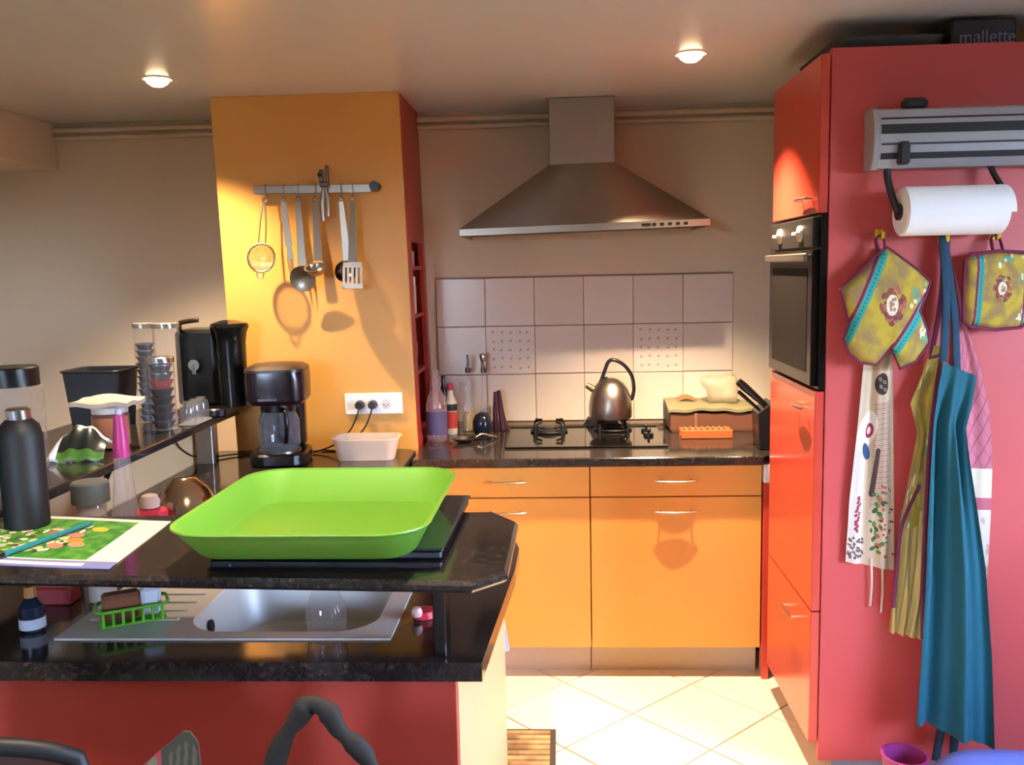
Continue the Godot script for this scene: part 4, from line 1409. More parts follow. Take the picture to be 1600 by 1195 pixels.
	s2 = begin()
	box(s2, Vector3(0, 0.006, 0), Vector3(0.36, 0.012, 0.18), 0.002)
	obj("base", s2, wd, b)
	for q in [[Vector3(0, 0.044, 0.085), Vector3(0.37, 0.076, 0.012)], [Vector3(0, 0.044, -0.085), Vector3(0.37, 0.076, 0.012)], [Vector3(-0.18, 0.044, 0), Vector3(0.012, 0.076, 0.16)], [Vector3(0.18, 0.044, 0), Vector3(0.012, 0.076, 0.16)]]:
		obj("side_board", bx(q[0], q[1], 0.002), wd, b)
	obj("corner_batten", bx(Vector3(-0.075, 0.044, 0.094), Vector3(0.014, 0.076, 0.008), 0.002), mat("batten_wood", "8a5a38", 0.6), b)
	b = thing("toast_rack", "low orange-brown wooden rack with notched slats in front of the crate", "rack", Vector3(0.612, CT, -3.83))
	var ow := mat("orange_wood", "a85a28", 0.5)
	obj("front_bar", bx(Vector3(0, 0.019, 0.03), Vector3(0.215, 0.036, 0.014), 0.002), ow, b)
	obj("rear_bar", bx(Vector3(0, 0.019, -0.03), Vector3(0.215, 0.036, 0.014), 0.002), ow, b)
	for k in 8:
		obj("slat", bx(Vector3(-0.085 + k * 0.0243, 0.0275, 0.0), Vector3(0.009, 0.030, 0.070), 0.002), mat("pale_wood", "a3683a", 0.5), b)
	b = thing("paper_packet", "crumpled pale green paper packet lying on the wooden crate", "packet", Vector3(0.67, 0.991, -4.045))
	var gp := func(u: float, v: float):
		return Vector3((u - 0.5) * 0.40, 0.012 + 0.004 * sin(u * 9.0 + v * 4.0) + 0.003 * sin(u * 23.0) * v + 0.022 * (1 - v) * smoothstep(0.0, 0.35, 1 - u), (v - 0.5) * 0.19)
	obj("wrapper", cloth(gp, 24, 8, 0.012, Vector3(0, -1, 0)), mat("packet_green", "847b58", 0.6), b)
	obj("flap", cloth(func(u: float, v: float): return Vector3(-0.15 + u * 0.14, 0.02 + 0.02 * sin(u * 5) + v * 0.016, -0.03 - v * 0.03), 8, 4, 0.003), mat("brown_paper", "8a6238", 0.8), b)
	b = thing("plastic_bag", "translucent crumpled plastic bag on the green packet", "bag", Vector3(0.715, 1.018, -4.05))
	var o := []
	for q in [[-0.06, 0.0], [0.065, 0.0], [0.075, 0.03], [0.072, 0.09], [0.06, 0.118], [0.03, 0.124], [-0.02, 0.112], [-0.06, 0.118], [-0.098, 0.105], [-0.085, 0.075], [-0.066, 0.05]]:
		o.append(Vector2(q[0], q[1]))
	var bagm := pane("cloudy_plastic", "c9bd98", 0.42)
	bagm.roughness = 0.3
	obj("film", pillow(o, 0.05, 6, Vector2(0, 0.055), 0.006), bagm, b)
	b = thing("knife_block", "leaning black knife block between the worktop end and the red cabinet", "knife block", Vector3(0.822, CT, -3.60))
	s2 = begin()
	XF = Transform3D(Basis(Vector3(0, 1, 0), Vector3(0, 0, 1), Vector3(1, 0, 0)), Vector3.ZERO)
	XF = Transform3D(Basis(Vector3(1, 0, 0), Vector3(0, 0, 1), Vector3(0, -1, 0)), Vector3.ZERO)
	prism(s2, [Vector2(-0.048, -0.001), Vector2(0.05, -0.001), Vector2(0.05, -0.13), Vector2(0.0, -0.19), Vector2(-0.055, -0.145)], -0.06, 0.06, 0.003)
	XF = Transform3D()
	obj("block", s2, mat("block_black", "1c1a1b", 0.18), b)
	for q in [[Vector3(-0.012, 0.165, 0.03), 0.155, 0.014], [Vector3(-0.036, 0.148, 0.02), 0.12, 0.007], [Vector3(-0.01, 0.168, -0.03), 0.09, 0.009]]:
		s2 = begin()
		var d := Vector3(-0.74, 0.67, 0.0)
		tube(s2, [q[0] - d * 0.02, q[0] + d * q[1] * 0.3, q[0] + d * q[1] * 0.8, q[0] + d * q[1]], [q[2] * 0.7, q[2] * 0.9, q[2] * 1.15, q[2]], 8)
		obj("knife_handle", s2, black, b)

func build_side_shelf() -> void:
	var gr := granite()
	var steel := mat("leg_steel", "9d978e", 0.35, 0.9)
	var clear := pane("clear_glass", "d8d4d0", 0.07)
	var black := mat("satin_black", "0d0c0c", 0.3)
	struct("wall_low", sp(Vector3(-1.75, 0.0, -3.66), Vector3(-1.42, 1.045, -1.2), 0.003), mat("tan_paint", "cfae80", 0.75))
	var rs := thing("raised_shelf", "raised dark granite shelf along the side wall, holding jars and the capsule machine", "shelf", Vector3(-1.371, CT, -3.40))
	XF = Transform3D(Basis(), -rs.position)
	obj("slab", pr([Vector2(-1.85, -3.655), Vector2(-1.325, -3.655), Vector2(-1.325, -2.006), Vector2(-1.85, -2.006)], BAR - 0.028, BAR, 0.004), gr, rs)
	var br := begin()
	tube(br, [Vector3(-1.42, 0.955, -2.60), Vector3(-1.37, 1.0, -2.60), Vector3(-1.345, 1.052, -2.60)], 0.009, 8)
	obj("bracket", br, black, rs)
	XF = Transform3D()
	obj("leg", bx(Vector3(0, 0.076, 0), Vector3(0.066, 0.152, 0.026), 0.002), steel, rs).set_meta("label", "wide flat steel leg")
	var cd := begin()
	tube(cd, curve([Vector3(-1.413, 1.05, -3.22), Vector3(-1.412, 1.0, -3.25), Vector3(-1.412, 0.955, -3.33), Vector3(-1.412, 0.93, -3.40), Vector3(-1.40, 0.912, -3.46), Vector3(-1.28, 0.906, -3.57), Vector3(-1.17, 0.906, -3.59)], 6), 0.0032, 6)
	tag(obj("hanging_cable", cd, black), "thin black cable drooping below the raised shelf beside the steel leg", "cable")
	# capsule tubes
	var silver := mat("capsule_silver", "8d929c", 0.3, 0.8)
	var tubes := [[Vector3(-1.545, BAR, -3.32), 0.038, 0.375, 12, "tall clear cylinder of stacked silver capsules beside the black basket"], [Vector3(-1.449, BAR, -3.29), 0.047, 0.375, 0, "tallest clear glass cylinder, empty, in front of the capsule machine"], [Vector3(-1.415, BAR, -3.15), 0.046, 0.262, 8, "short steel-lidded clear canister of dark capsules, nearest the shelf edge"]]
	for k in 3:
		var q: Array = tubes[k]
		var t := thing("capsule_cylinder", q[4], "canister", q[0])
		var r: float = q[1]
		var h: float = q[2]
		obj("glass_wall", lt([Vector2(0, 0.002), Vector2(r, 0.002), Vector2(r, h - 0.012)], 28), clear, t)
		obj("lid", lt([Vector2(r + 0.002, h - 0.02), Vector2(r + 0.002, h - 0.003), Vector2(r - 0.002, h), Vector2(0, h)], 28), mat("lid_glass", "b9b2a8", 0.15, 0.6) if k < 2 else mat("lid_steel", "b9bcc4", 0.2, 1.0), t)
		for i in int(q[3]):
			var m: Material = silver
			if k == 2:
				m = mat("capsule_dark", "2b2a35", 0.3, 0.5) if i < 5 else (mat("capsule_red", "b8433c", 0.4, 0.2) if i == 5 else silver)
			var step := 0.0245 if k == 0 else 0.029
			obj("capsule", lt([Vector2(0, 0.006 + i * step), Vector2(r * 0.62, 0.006 + i * step), Vector2(r * 0.84, 0.006 + i * step + step * 0.75), Vector2(r * 0.92, 0.006 + i * step + step * 0.78), Vector2(r * 0.92, 0.006 + i * step + step * 0.9), Vector2(0, 0.006 + i * step + step * 0.92)], 20), m, t)
	# tray of upturned glasses
	var tr := thing("glass_tray", "thin clear tray under the upturned glasses on the raised shelf", "tray", Vector3(-1.361, BAR, -3.30), 0.0)
	obj("plate", pr(rrect(0.070, 0.175, 0.02), 0.0, 0.006, 0.002), mat("tray_clear", "8d8a84", 0.15), tr)
	var gl := ["upturned small glass on the tray, nearest the viewer", "upturned small glass, middle of the row on the tray", "upturned small glass on the tray, nearest the capsule machine"]
	var first: Node3D = null
	for k in 3:
		var at := Vector3(-1.361, BAR + 0.0062, -3.237 - 0.0605 * k)
		if first == null:
			first = thing("drinking_glass", gl[0], "glass", at, 0, "upturned glasses on the clear tray")
			obj("bowl", lt([Vector2(0.028, 0.0), Vector2(0.030, 0.03), Vector2(0.028, 0.055), Vector2(0.024, 0.072), Vector2(0.0, 0.076)], 24), pane("glass_bright", "d8d4d0", 0.10), first)
			obj("foot", lt([Vector2(0, 0.076), Vector2(0.016, 0.077), Vector2(0.018, 0.082), Vector2(0, 0.083)], 20), pane("glass_bright", "d8d4d0", 0.10), first)
		else:
			dup(first, at, gl[k])
	# dark basket
	var b := thing("storage_basket", "dark grey open basket standing behind the cookie jar", "basket", Vector3(-1.695, BAR, -3.27), 0.0)
	var bs := begin()
	loft(bs, [[rrect(0.18, 0.15, 0.02), 0.001], [rrect(0.215, 0.18, 0.025), 0.21], [rrect(0.205, 0.17, 0.022), 0.21], [rrect(0.17, 0.14, 0.018), 0.006]])
	obj("body", bs, mat("basket_grey", "26262a", 0.55), b)
	bs = begin()
	var ring := []
	for p in rrect(0.219, 0.184, 0.026):
		ring.append(Vector3(p.x, 0.207, p.y))
	tube(bs, ring, 0.005, 6, true)
	obj("rim", bs, mat("basket_rim", "17171a", 0.4), b)
	# cookie jar with napkin on top
	b = jar("cookie_jar", "round glass jar of orange biscuits under a white cloth", "jar", Vector3(-1.447, BAR, -2.83), 0.058, 0.135, clear, mat("biscuit_orange", "b8672a", 0.7), 0.10, mat("jar_lid", "c9c2b8", 0.4), 0.02)
	b = thing("folded_napkin", "crumpled white napkin lying over the biscuit jar", "napkin", Vector3(-1.452, 1.2155, -2.83))
	var np := func(u: float, v: float):
		return Vector3((u - 0.5) * 0.19, 0.016 + 0.018 * sin(u * 3.0 + 0.2) * sin(v * PI) + 0.004 * sin(u * 9 + v * 7), (v - 0.5) * 0.13)
	obj("cloth", cloth(np, 24, 14, 0.014, Vector3(0, -1, 0)), mat("napkin_white", "c4b29c", 0.9), b)
	# open bag of chips or similar: white, black and green packet
	b = thing("snack_packet", "open white, black and green packet lying on the raised shelf before the biscuit jar", "packet", Vector3(-1.455, BAR, -2.66), 0.2)
	var pk := func(u: float, v: float):
		return Vector3((u - 0.5) * 0.16 * (1.0 - 0.15 * v), 0.012 + 0.085 * sin(v * PI * 0.8) * sin(PI * (0.12 + 0.76 * u)) + 0.004 * sin(u * 20), (0.5 - v) * 0.15)
	var img := blank(64, 64, "17201c")
	img.fill_rect(Rect2i(0, 0, 64, 8), Color("4f7d2c"))
	img.fill_rect(Rect2i(0, 0, 10, 64), Color("d8dbe2"))
	img.fill_rect(Rect2i(0, 42, 64, 22), Color("d8dbe2"))
	for k in 20:
		blob(img, Vector2(8 + k * 3, 40 - 2 * sin(k * 0.8)), 5, Color("d8dbe2"))
	obj("wrapper", cloth(pk, 20, 16, 0.008, Vector3(0, -1, 0)), textured("packet_print", img, 0.35), b)
	# big jar with black lid
	b = jar("storage_jar", "large clear storage jar with a black lid at the end of the raised shelf", "jar", Vector3(-1.545, BAR, -2.48), 0.078, 0.30, clear, null, 0, black, 0.052, 0.072)
	b = thing("salt_mill", "small clear mill with black and white bands beside the large storage jar", "mill", Vector3(-1.437, BAR, -2.39))
	obj("body", lt([Vector2(0, 0.001), Vector2(0.02, 0.001), Vector2(0.021, 0.05), Vector2(0.016, 0.075), Vector2(0.02, 0.10), Vector2(0.02, 0.118)], 20), clear, b)
	obj("contents", lt([Vector2(0, 0.003), Vector2(0.018, 0.003), Vector2(0.018, 0.035), Vector2(0, 0.035)], 20), mat("pepper_black", "221d1a", 0.8), b)
	obj("cap", lt([Vector2(0, 0.116), Vector2(0.021, 0.116), Vector2(0.021, 0.135), Vector2(0.012, 0.142), Vector2(0, 0.142)], 20), mat("white_plastic", "e8e4dc", 0.4), b)

func build_peninsula() -> void:
	var gr := granite()
	var steel := mat("leg_steel", "9d978e", 0.35, 0.9)
	var sinkm := mat("sink_steel", "d2cdbf", 0.42, 0.2)
	var clear := pane("clear_glass", "d8d4d0", 0.07)
	var red := mat("peninsula_red", "b03a28", 0.5)
	# base
	var pb := thing("peninsula_cabinet", "red-fronted peninsula cabinet with a cream end panel under the sink", "cabinet")
	obj("front_panel", sp(Vector3(-1.415, 0.0, -1.652), Vector3(-0.204, 0.862, -1.632), 0.002), red, pb)
	obj("end_panel", pr([Vector2(-0.226, -1.6535), Vector2(-0.203, -1.6535), Vector2(-0.176, -2.60), Vector2(-0.20, -2.60)], 0.0, 0.862, 0.002), mat("cream_laminate", "c4a273", 0.45), pb)
	var bk := begin()
	span(bk, Vector3(-1.40, 0.0, -2.595), Vector3(-0.215, 0.862, -2.575))
	obj("rear_panel", bk, mat("orange_laminate", "da9a44", 0.42), pb)
	tag(obj("side_cabinet", sp(Vector3(-1.41, 0.0, -3.655), Vector3(-0.61, 0.862, -2.60), 0.002), mat("orange_laminate", "da9a44", 0.42)), "orange base cabinet under the coffee maker's worktop, behind the green tray", "cabinet")
	# worktop with sink cut-out: four pieces of one slab
	var w := begin()
	var y0 := CT - 0.037
	var hx0 := -1.0
	var hx1 := -0.358
	var hz0 := -2.13
	var hz1 := -1.725
	prism(w, [Vector2(-1.415, -1.604), Vector2(-0.152, -1.604), Vector2(-0.152 + 0.0085, hz1), Vector2(-1.415, hz1)], y0, CT)
	prism(w, [Vector2(-1.415, hz0), Vector2(-0.152 + 0.037, hz0), Vector2(-0.112, -2.30), Vector2(-0.17, -2.604), Vector2(-1.415, -2.604)], y0, CT)
	prism(w, [Vector2(-1.415, hz1), Vector2(hx0, hz1), Vector2(hx0, hz0), Vector2(-1.415, hz0)], y0, CT)
	prism(w, [Vector2(hx1, hz1), Vector2(-0.1435, hz1), Vector2(-0.115, hz0), Vector2(hx1, hz0)], y0, CT)
	tag(obj("worktop", w, gr), "polished dark granite worktop around the steel sink, nearest the viewer", "worktop")
	# sink
	var s := thing("sink", "stainless steel sink with a drainer, seen under the raised bar", "sink", Vector3(-0.679, CT, -1.927))
	var st := begin()
	var rim := [Vector2(-0.345, -0.225), Vector2(0.338, -0.225), Vector2(0.338, 0.22), Vector2(-0.345, 0.22)]
	# flange pieces round the bowl opening
	var bx0 := -0.10
	var bx1 := 0.295
	var bz0 := -0.185
	var bz1 := 0.185
	span(st, Vector3(-0.345, 0.0, bz1), Vector3(0.338, 0.004, 0.22))
	span(st, Vector3(-0.345, 0.0, -0.225), Vector3(0.338, 0.004, bz0))
	span(st, Vector3(-0.345, 0.0, bz0), Vector3(bx0, 0.004, bz1))
	span(st, Vector3(bx1, 0.0, bz0), Vector3(0.338, 0.004, bz1))
	obj("flange", st, sinkm, s)
	for k in 6:
		st = begin()
		box(st, Vector3(-0.225, 0.0045, -0.13 + k * 0.05), Vector3(0.19, 0.005, 0.012), 0.002)
		obj("drainer_rib", st, sinkm, s)
	st = begin()
	var cx := (bx0 + bx1) * 0.5
	XF = Transform3D(Basis(), Vector3(cx, 0, 0))
	var wd := bx1 - bx0
	loft(st, [[rrect(wd + 0.008, 0.378, 0.001, 6), 0.0042], [rrect(wd + 0.004, 0.374, 0.09, 6), 0.004], [rrect(wd - 0.01, 0.36, 0.088, 6), -0.01], [rrect(wd - 0.05, 0.32, 0.08, 6), -0.11], [rrect(wd - 0.11, 0.26, 0.07, 6), -0.132]], false, true)
	XF = Transform3D()
	obj("bowl", st, sinkm, s)
	st = begin()
	XF = Transform3D(Basis(Vector3(0, 0, 1), -PI / 2 + 0.15), Vector3(bx0 + 0.012, -0.035, 0.06))
	lathe(st, [Vector2(0, 0), Vector2(0.014, 0), Vector2(0.014, 0.004), Vector2(0, 0.004)], 18)
	XF = Transform3D()
	obj("overflow", st, mat("hole_black", "0c0b0b", 0.6), s)
	obj("drain", lt([Vector2(0, -0.131), Vector2(0.035, -0.131), Vector2(0.032, -0.127), Vector2(0, -0.128)], 24, Vector3(cx, 0, 0)), mat("chrome", "c8c8c8", 0.12, 1.0), s)
	# raised bar on flat legs
	var dsteel := mat("bar_leg_steel", "5a5855", 0.22, 1.0)
	var rbar := thing("raised_bar", "raised dark granite bar with clipped corners, carrying the green tray", "bar counter", Vector3(-0.232, CT, -1.66))
	for x in [0.0, -1.07]:
		obj("leg", bx(Vector3(x, 0.079, 0), Vector3(0.024, 0.158, 0.066), 0.002), dsteel, rbar)
	XF = Transform3D(Basis(), -rbar.position)
	obj("slab", pr([Vector2(-1.415, -1.600), Vector2(-0.74, -1.563), Vector2(-0.158, -1.530), Vector2(-0.099, -1.590), Vector2(-0.094, -1.915), Vector2(-0.153, -2.002), Vector2(-1.415, -1.985)], BAR - 0.022, BAR, 0.007), gr, rbar)
	XF = Transform3D()
	# --- on the bar
	var hp := thing("hot_plate", "flat black portable hot plate with a blue light under the green tray", "hot plate", Vector3(-0.447, BAR, -1.86), -0.03)
	obj("base", bx(Vector3(0, 0.010, 0), Vector3(0.452, 0.018, 0.40), 0.004), mat("satin_black", "0d0c0c", 0.3), hp)
	obj("glass_top", bx(Vector3(0, 0.021, 0), Vector3(0.46, 0.006, 0.41), 0.002), mat("plate_glass", "2c2e30", 0.12), hp)
	var led := mat("led_blue", "3aa0ff", 0.4)
	led.emission_enabled = true
	led.emission = Color("38a0ff")
	led.emission_energy_multiplier = 1.2
	obj("power_light", bx(Vector3(-0.185, 0.012, 0.2010), Vector3(0.004, 0.004, 0.003), 0.001), led, hp)
	# green tray
	var gt := thing("serving_tray", "large lime green plastic tray with flared sides on the black hot plate", "tray", Vector3(-0.476, BAR + 0.0245, -1.79), -0.01)
	var green := mat("lime_tray", "679f34", 0.38)
	green.subsurf_scatter_enabled = true
	green.subsurf_scatter_strength = 0.15
	var tb := begin()
	var quad := func(w2: float, d2: float, r: float, taper: float) -> Array:
		var res := []
		for p in rrect(w2, d2, r, 7):
			# sides bow outwards a little; front is a bit wider than the back
			var bow := 0.012
			var q := Vector2(p.x, p.y)
			q.x *= 1.0 + bow * (1.0 - pow(2.0 * p.y / d2, 2.0))
			q.y *= 1.0 + bow * (1.0 - pow(2.0 * p.x / w2, 2.0))
			res.append(q)
		return res
	loft(tb, [[quad.call(0.395, 0.40, 0.05, 0), 0.0], [quad.call(0.41, 0.415, 0.055, 0), 0.006], [quad.call(0.455, 0.51, 0.075, 0), 0.05], [quad.call(0.472, 0.535, 0.085, 0), 0.062], [quad.call(0.478, 0.541, 0.086, 0), 0.0635], [quad.call(0.476, 0.539, 0.085, 0), 0.0665], [quad.call(0.462, 0.526, 0.083, 0), 0.064], [quad.call(0.446, 0.50, 0.073, 0), 0.051], [quad.call(0.402, 0.407, 0.053, 0), 0.009], [quad.call(0.385, 0.39, 0.048, 0), 0.0045]])
	obj("shell", tb, green, gt)
	# leaflet and pen
	var lf := thing("leaflet", "white leaflet with a green food picture lying on the raised bar", "leaflet", Vector3(-1.02, BAR + 0.0004, -1.775), 0.0)
	var A := Vector3(-0.878, 0.0, -1.935)
	var B := Vector3(-0.872, 0.0, -1.925)
	var p00 := Vector3(-1.26, 0, -1.99)
	var p10 := Vector3(-0.868, 0, -1.935)
	var p11 := Vector3(-0.845, 0, -1.605)
	var p01 := Vector3(-1.24, 0, -1.66)
	var shp := func(u: float, v: float):
		var p := p00.lerp(p10, u).lerp(p01.lerp(p11, u), v)
		return Vector3(p.x + 1.02, 0.0018 + 0.0012 * sin(u * 5.0 + v * 2.0), p.z + 1.775)
	obj("sheet", cloth(shp, 12, 10, 0.0016, Vector3(0, -1, 0)), leaflet_print(), lf)
	var pn := thing("pen", "teal pen lying across the leaflet", "pen", Vector3(-1.085, BAR + 0.0085, -1.785))
	var ps := begin()
	var pa := Vector3(0.052, 0, -0.115)
	var pbb := Vector3(-0.012, 0, 0.128)
	tube(ps, [pa, pa.lerp(pbb, 0.92)], 0.0052, 10)
	obj("barrel", ps, mat("teal_plastic", "1f8a9c", 0.35), pn)
	ps = begin()
	tube(ps, [pa.lerp(pbb, 0.92), pbb], [0.005, 0.0015], 10)
	obj("tip", ps, mat("satin_black", "0d0c0c", 0.3), pn)
	# thermos bottle and the teal bottle beside it
	var th := thing("thermos_bottle", "matt black thermos bottle with a steel neck at the end of the raised bar", "bottle", Vector3(-1.176, BAR, -1.90))
	obj("body", lt([Vector2(0, 0.001), Vector2(0.042, 0.001), Vector2(0.046, 0.006), Vector2(0.046, 0.205), Vector2(0.04, 0.228), Vector2(0.026, 0.242), Vector2(0, 0.243)], 32), mat("matt_black", "0a0b0e", 0.55), th)
	obj("neck", lt([Vector2(0.0, 0.24), Vector2(0.025, 0.24), Vector2(0.025, 0.262), Vector2(0.02, 0.266), Vector2(0, 0.266)], 28), mat("lid_steel", "b9bcc4", 0.2, 1.0), th)
	th = thing("water_bottle", "slim teal bottle with a black cap beside the black thermos", "bottle", Vector3(-1.262, BAR, -1.86))
	obj("body", lt([Vector2(0, 0.001), Vector2(0.034, 0.001), Vector2(0.036, 0.006), Vector2(0.036, 0.16), Vector2(0.02, 0.19), Vector2(0.016, 0.21), Vector2(0, 0.21)], 28), mat("teal_bottle", "25596a", 0.35), th)
	obj("cap", lt([Vector2(0, 0.208), Vector2(0.019, 0.208), Vector2(0.019, 0.235), Vector2(0, 0.236)], 20), mat("satin_black", "0d0c0c", 0.3), th)
	# --- behind the bar on the lower worktop
	var so := thing("soap_bottle", "slim clear bottle with a magenta pump top behind the leaflet", "bottle", Vector3(-1.083, CT, -2.16))
	obj("body", lt([Vector2(0, 0.001), Vector2(0.034, 0.001), Vector2(0.037, 0.01), Vector2(0.036, 0.10), Vector2(0.026, 0.19), Vector2(0.018, 0.285)], 24), pane("soap_clear", "c8b8c8", 0.14), so)
	obj("sleeve", lt([Vector2(0.019, 0.283), Vector2(0.0195, 0.315), Vector2(0.015, 0.36), Vector2(0.013, 0.388), Vector2(0, 0.39)], 20), mat("magenta_plastic", "a82a72", 0.35), so)
	obj("cap", lt([Vector2(0, 0.387), Vector2(0.008, 0.388), Vector2(0.008, 0.402), Vector2(0, 0.404)], 16), mat("cap_lilac", "a9b4d0", 0.3), so)
	so = jar("storage_canister", "short glass canister with a wide grey lid behind the leaflet", "canister", Vector3(-1.170, CT, -2.16), 0.034, 0.222, pane("canister_glass", "c9c9cf", 0.3), mat("pale_sugar", "b8aa90", 0.8), 0.12, mat("lid_grey", "5f635f", 0.5), 0.05, 0.045)
	so = thing("cleaning_sponge", "red sponge block behind the green tray, under a pale brush head", "sponge", Vector3(-1.093, CT, -2.32))
	obj("block", bx(Vector3(0, 0.055, 0), Vector3(0.075, 0.11, 0.05), 0.008), mat("sponge_red", "b8283c", 0.9), so)
	so = thing("dish_brush", "pale pink round brush head resting on the red sponge", "brush", Vector3(-1.096, CT + 0.111, -2.32))
	obj("bristles", lt([Vector2(0, 0.0), Vector2(0.024, 0.002), Vector2(0.027, 0.018), Vector2(0.02, 0.034), Vector2(0, 0.04)], 20), mat("bristle_pink", "b59a90", 0.9), so)
	so = thing("mixing_bowl", "upturned shiny steel bowl behind the green tray's edge", "bowl", Vector3(-1.05, CT, -2.44))
	obj("shell", lt([Vector2(0.104, 0.0), Vector2(0.106, 0.003), Vector2(0.10, 0.05), Vector2(0.085, 0.10), Vector2(0.06, 0.14), Vector2(0.03, 0.164), Vector2(0.0, 0.168)], 40), mat("bowl_steel", "b09a86", 0.13, 1.0), so)
	so = thing("food_container", "empty translucent plastic container below the wall socket", "container", Vector3(-0.757, CT, -3.47))
	var fc := begin()
	loft(fc, [[rrect(0.215, 0.105, 0.03), 0.001], [rrect(0.25, 0.14, 0.04), 0.083], [rrect(0.268, 0.158, 0.045), 0.084], [rrect(0.266, 0.156, 0.044), 0.088], [rrect(0.248, 0.138, 0.04), 0.087], [rrect(0.212, 0.102, 0.028), 0.004]])
	var mk := pane("milky_plastic", "dccab8", 0.42)
	mk.roughness = 0.3
	obj("tub", fc, mk, so)
	# --- under the bar
	so = thing("dropper_bottle", "small dark blue bottle with a pale label on the worktop under the bar", "bottle", Vector3(-1.098, CT, -1.76))
	obj("body", lt([Vector2(0, 0.001), Vector2(0.023, 0.001), Vector2(0.025, 0.006), Vector2(0.025, 0.055), Vector2(0.012, 0.072), Vector2(0, 0.072)], 24), mat("navy_glass", "1b2233", 0.2), so)
	obj("paper_label", lt([Vector2(0.0256, 0.008), Vector2(0.0256, 0.03)], 24), mat("pale_label", "a9adb8", 0.6), so)
	obj("cap", lt([Vector2(0, 0.071), Vector2(0.012, 0.071), Vector2(0.011, 0.095), Vector2(0, 0.096)], 16), mat("cap_ochre", "9c6a34", 0.4), so)
	tag(obj("soap_box", bx(Vector3(-1.14, CT + 0.02, -1.925), Vector3(0.09, 0.04, 0.05), 0.004), mat("box_red", "8a1f22", 0.5)), "flat dark red box lying behind the navy bottle under the bar", "box")
	so = jar("measuring_glass", "small frosted glass beside the red box under the bar", "glass", Vector3(-1.035, CT, -1.93), 0.03, 0.10, pane("frosted", "cfc4b8", 0.45), null, 0, mat("lid_cream", "c4b49e", 0.5), 0.01)
	so = thing("sponge_holder", "green wire sponge holder on the drainer under the bar", "sponge holder", Vector3(-0.905, CT + 0.006, -1.80), 0.5)
	var gm := mat("holder_green", "5fae2e", 0.4)
	var gb := begin()
	box(gb, Vector3(0, 0.003, 0), Vector3(0.13, 0.005, 0.06), 0.002)
	obj("base", gb, gm, so)
	for k in 7:
		gb = begin()
		var x := -0.057 + k * 0.019
		tube(gb, [Vector3(x, 0.003, 0.03), Vector3(x, 0.036, 0.034)], 0.0032, 6)
		obj("rod", gb, gm, so)
		gb = begin()
		tube(gb, [Vector3(x, 0.003, -0.03), Vector3(x, 0.036, -0.034)], 0.0032, 6)
		obj("rod", gb, gm, so)
	gb = begin()
	var rr := []
	for p in rrect(0.14, 0.074, 0.02):
		rr.append(Vector3(p.x, 0.037, p.y))
	tube(gb, rr, 0.0035, 6, true)
	obj("top_ring", gb, gm, so)
	so = thing("sponge", "brown and white scouring sponge sitting in the green holder", "sponge", Vector3(-0.905, CT + 0.0125, -1.80), 0.5)
	obj("scouring_side", bx(Vector3(-0.02, 0.03, 0), Vector3(0.075, 0.055, 0.04), 0.006), mat("sponge_brown", "7a4a30", 0.95), so)
	obj("soft_side", bx(Vector3(0.038, 0.034, 0), Vector3(0.04, 0.06, 0.042), 0.008), mat("sponge_white", "cdd0dc", 0.95), so)
	so = thing("wine_glass", "clear upturned wine glass bowl standing on the sink's front rim", "glass", Vector3(-0.474, CT + 0.0045, -1.733))
	obj("bowl", lt([Vector2(0.036, 0.0), Vector2(0.042, 0.03), Vector2(0.04, 0.055), Vector2(0.028, 0.085), Vector2(0.008, 0.10), Vector2(0.004, 0.11), Vector2(0.004, 0.125)], 28), clear, so)
	obj("foot", lt([Vector2(0.004, 0.124), Vector2(0.026, 0.127), Vector2(0.027, 0.129), Vector2(0, 0.130)], 24), clear, so)
	so = thing("drain_plug", "small red plug with a pale knob on the worktop beside the sink", "plug", Vector3(-0.292, CT, -1.83))
	obj("body", lt([Vector2(0, 0.001), Vector2(0.024, 0.001), Vector2(0.022, 0.016), Vector2(0, 0.018)], 20), mat("plug_red", "c02030", 0.4), so)
	obj("knob", lt([Vector2(0, 0.0), Vector2(0.010, 0.004), Vector2(0.012, 0.013), Vector2(0.008, 0.022), Vector2(0, 0.025)], 16, Vector3(-0.012, 0.006, 0.022)), mat("plug_pale", "d8a89a", 0.4), so)
	# towel hanging at the rear of the peninsula
	so = thing("hand_towel", "pale blue towel hanging behind the peninsula's cream end panel", "towel", Vector3(-0.24, 0.0, -2.61))
	var rows := [[-0.08, 0.74, 0.04, 0.74], [-0.085, 0.62, 0.05, 0.62], [-0.09, 0.52, 0.066, 0.53], [-0.09, 0.46, 0.075, 0.47]]
	obj("cloth", cloth(hang(rows, -0.03, 0.01, 1.6, 0.4), 16, 14, 0.006), mat("towel_blue", "bcc6dc", 0.9), so)
	obj("hook", bx(Vector3(-0.02, 0.745, -0.015), Vector3(0.14, 0.012, 0.035), 0.003), mat("brushed_handle", "c9bfae", 0.28, 1.0), so)

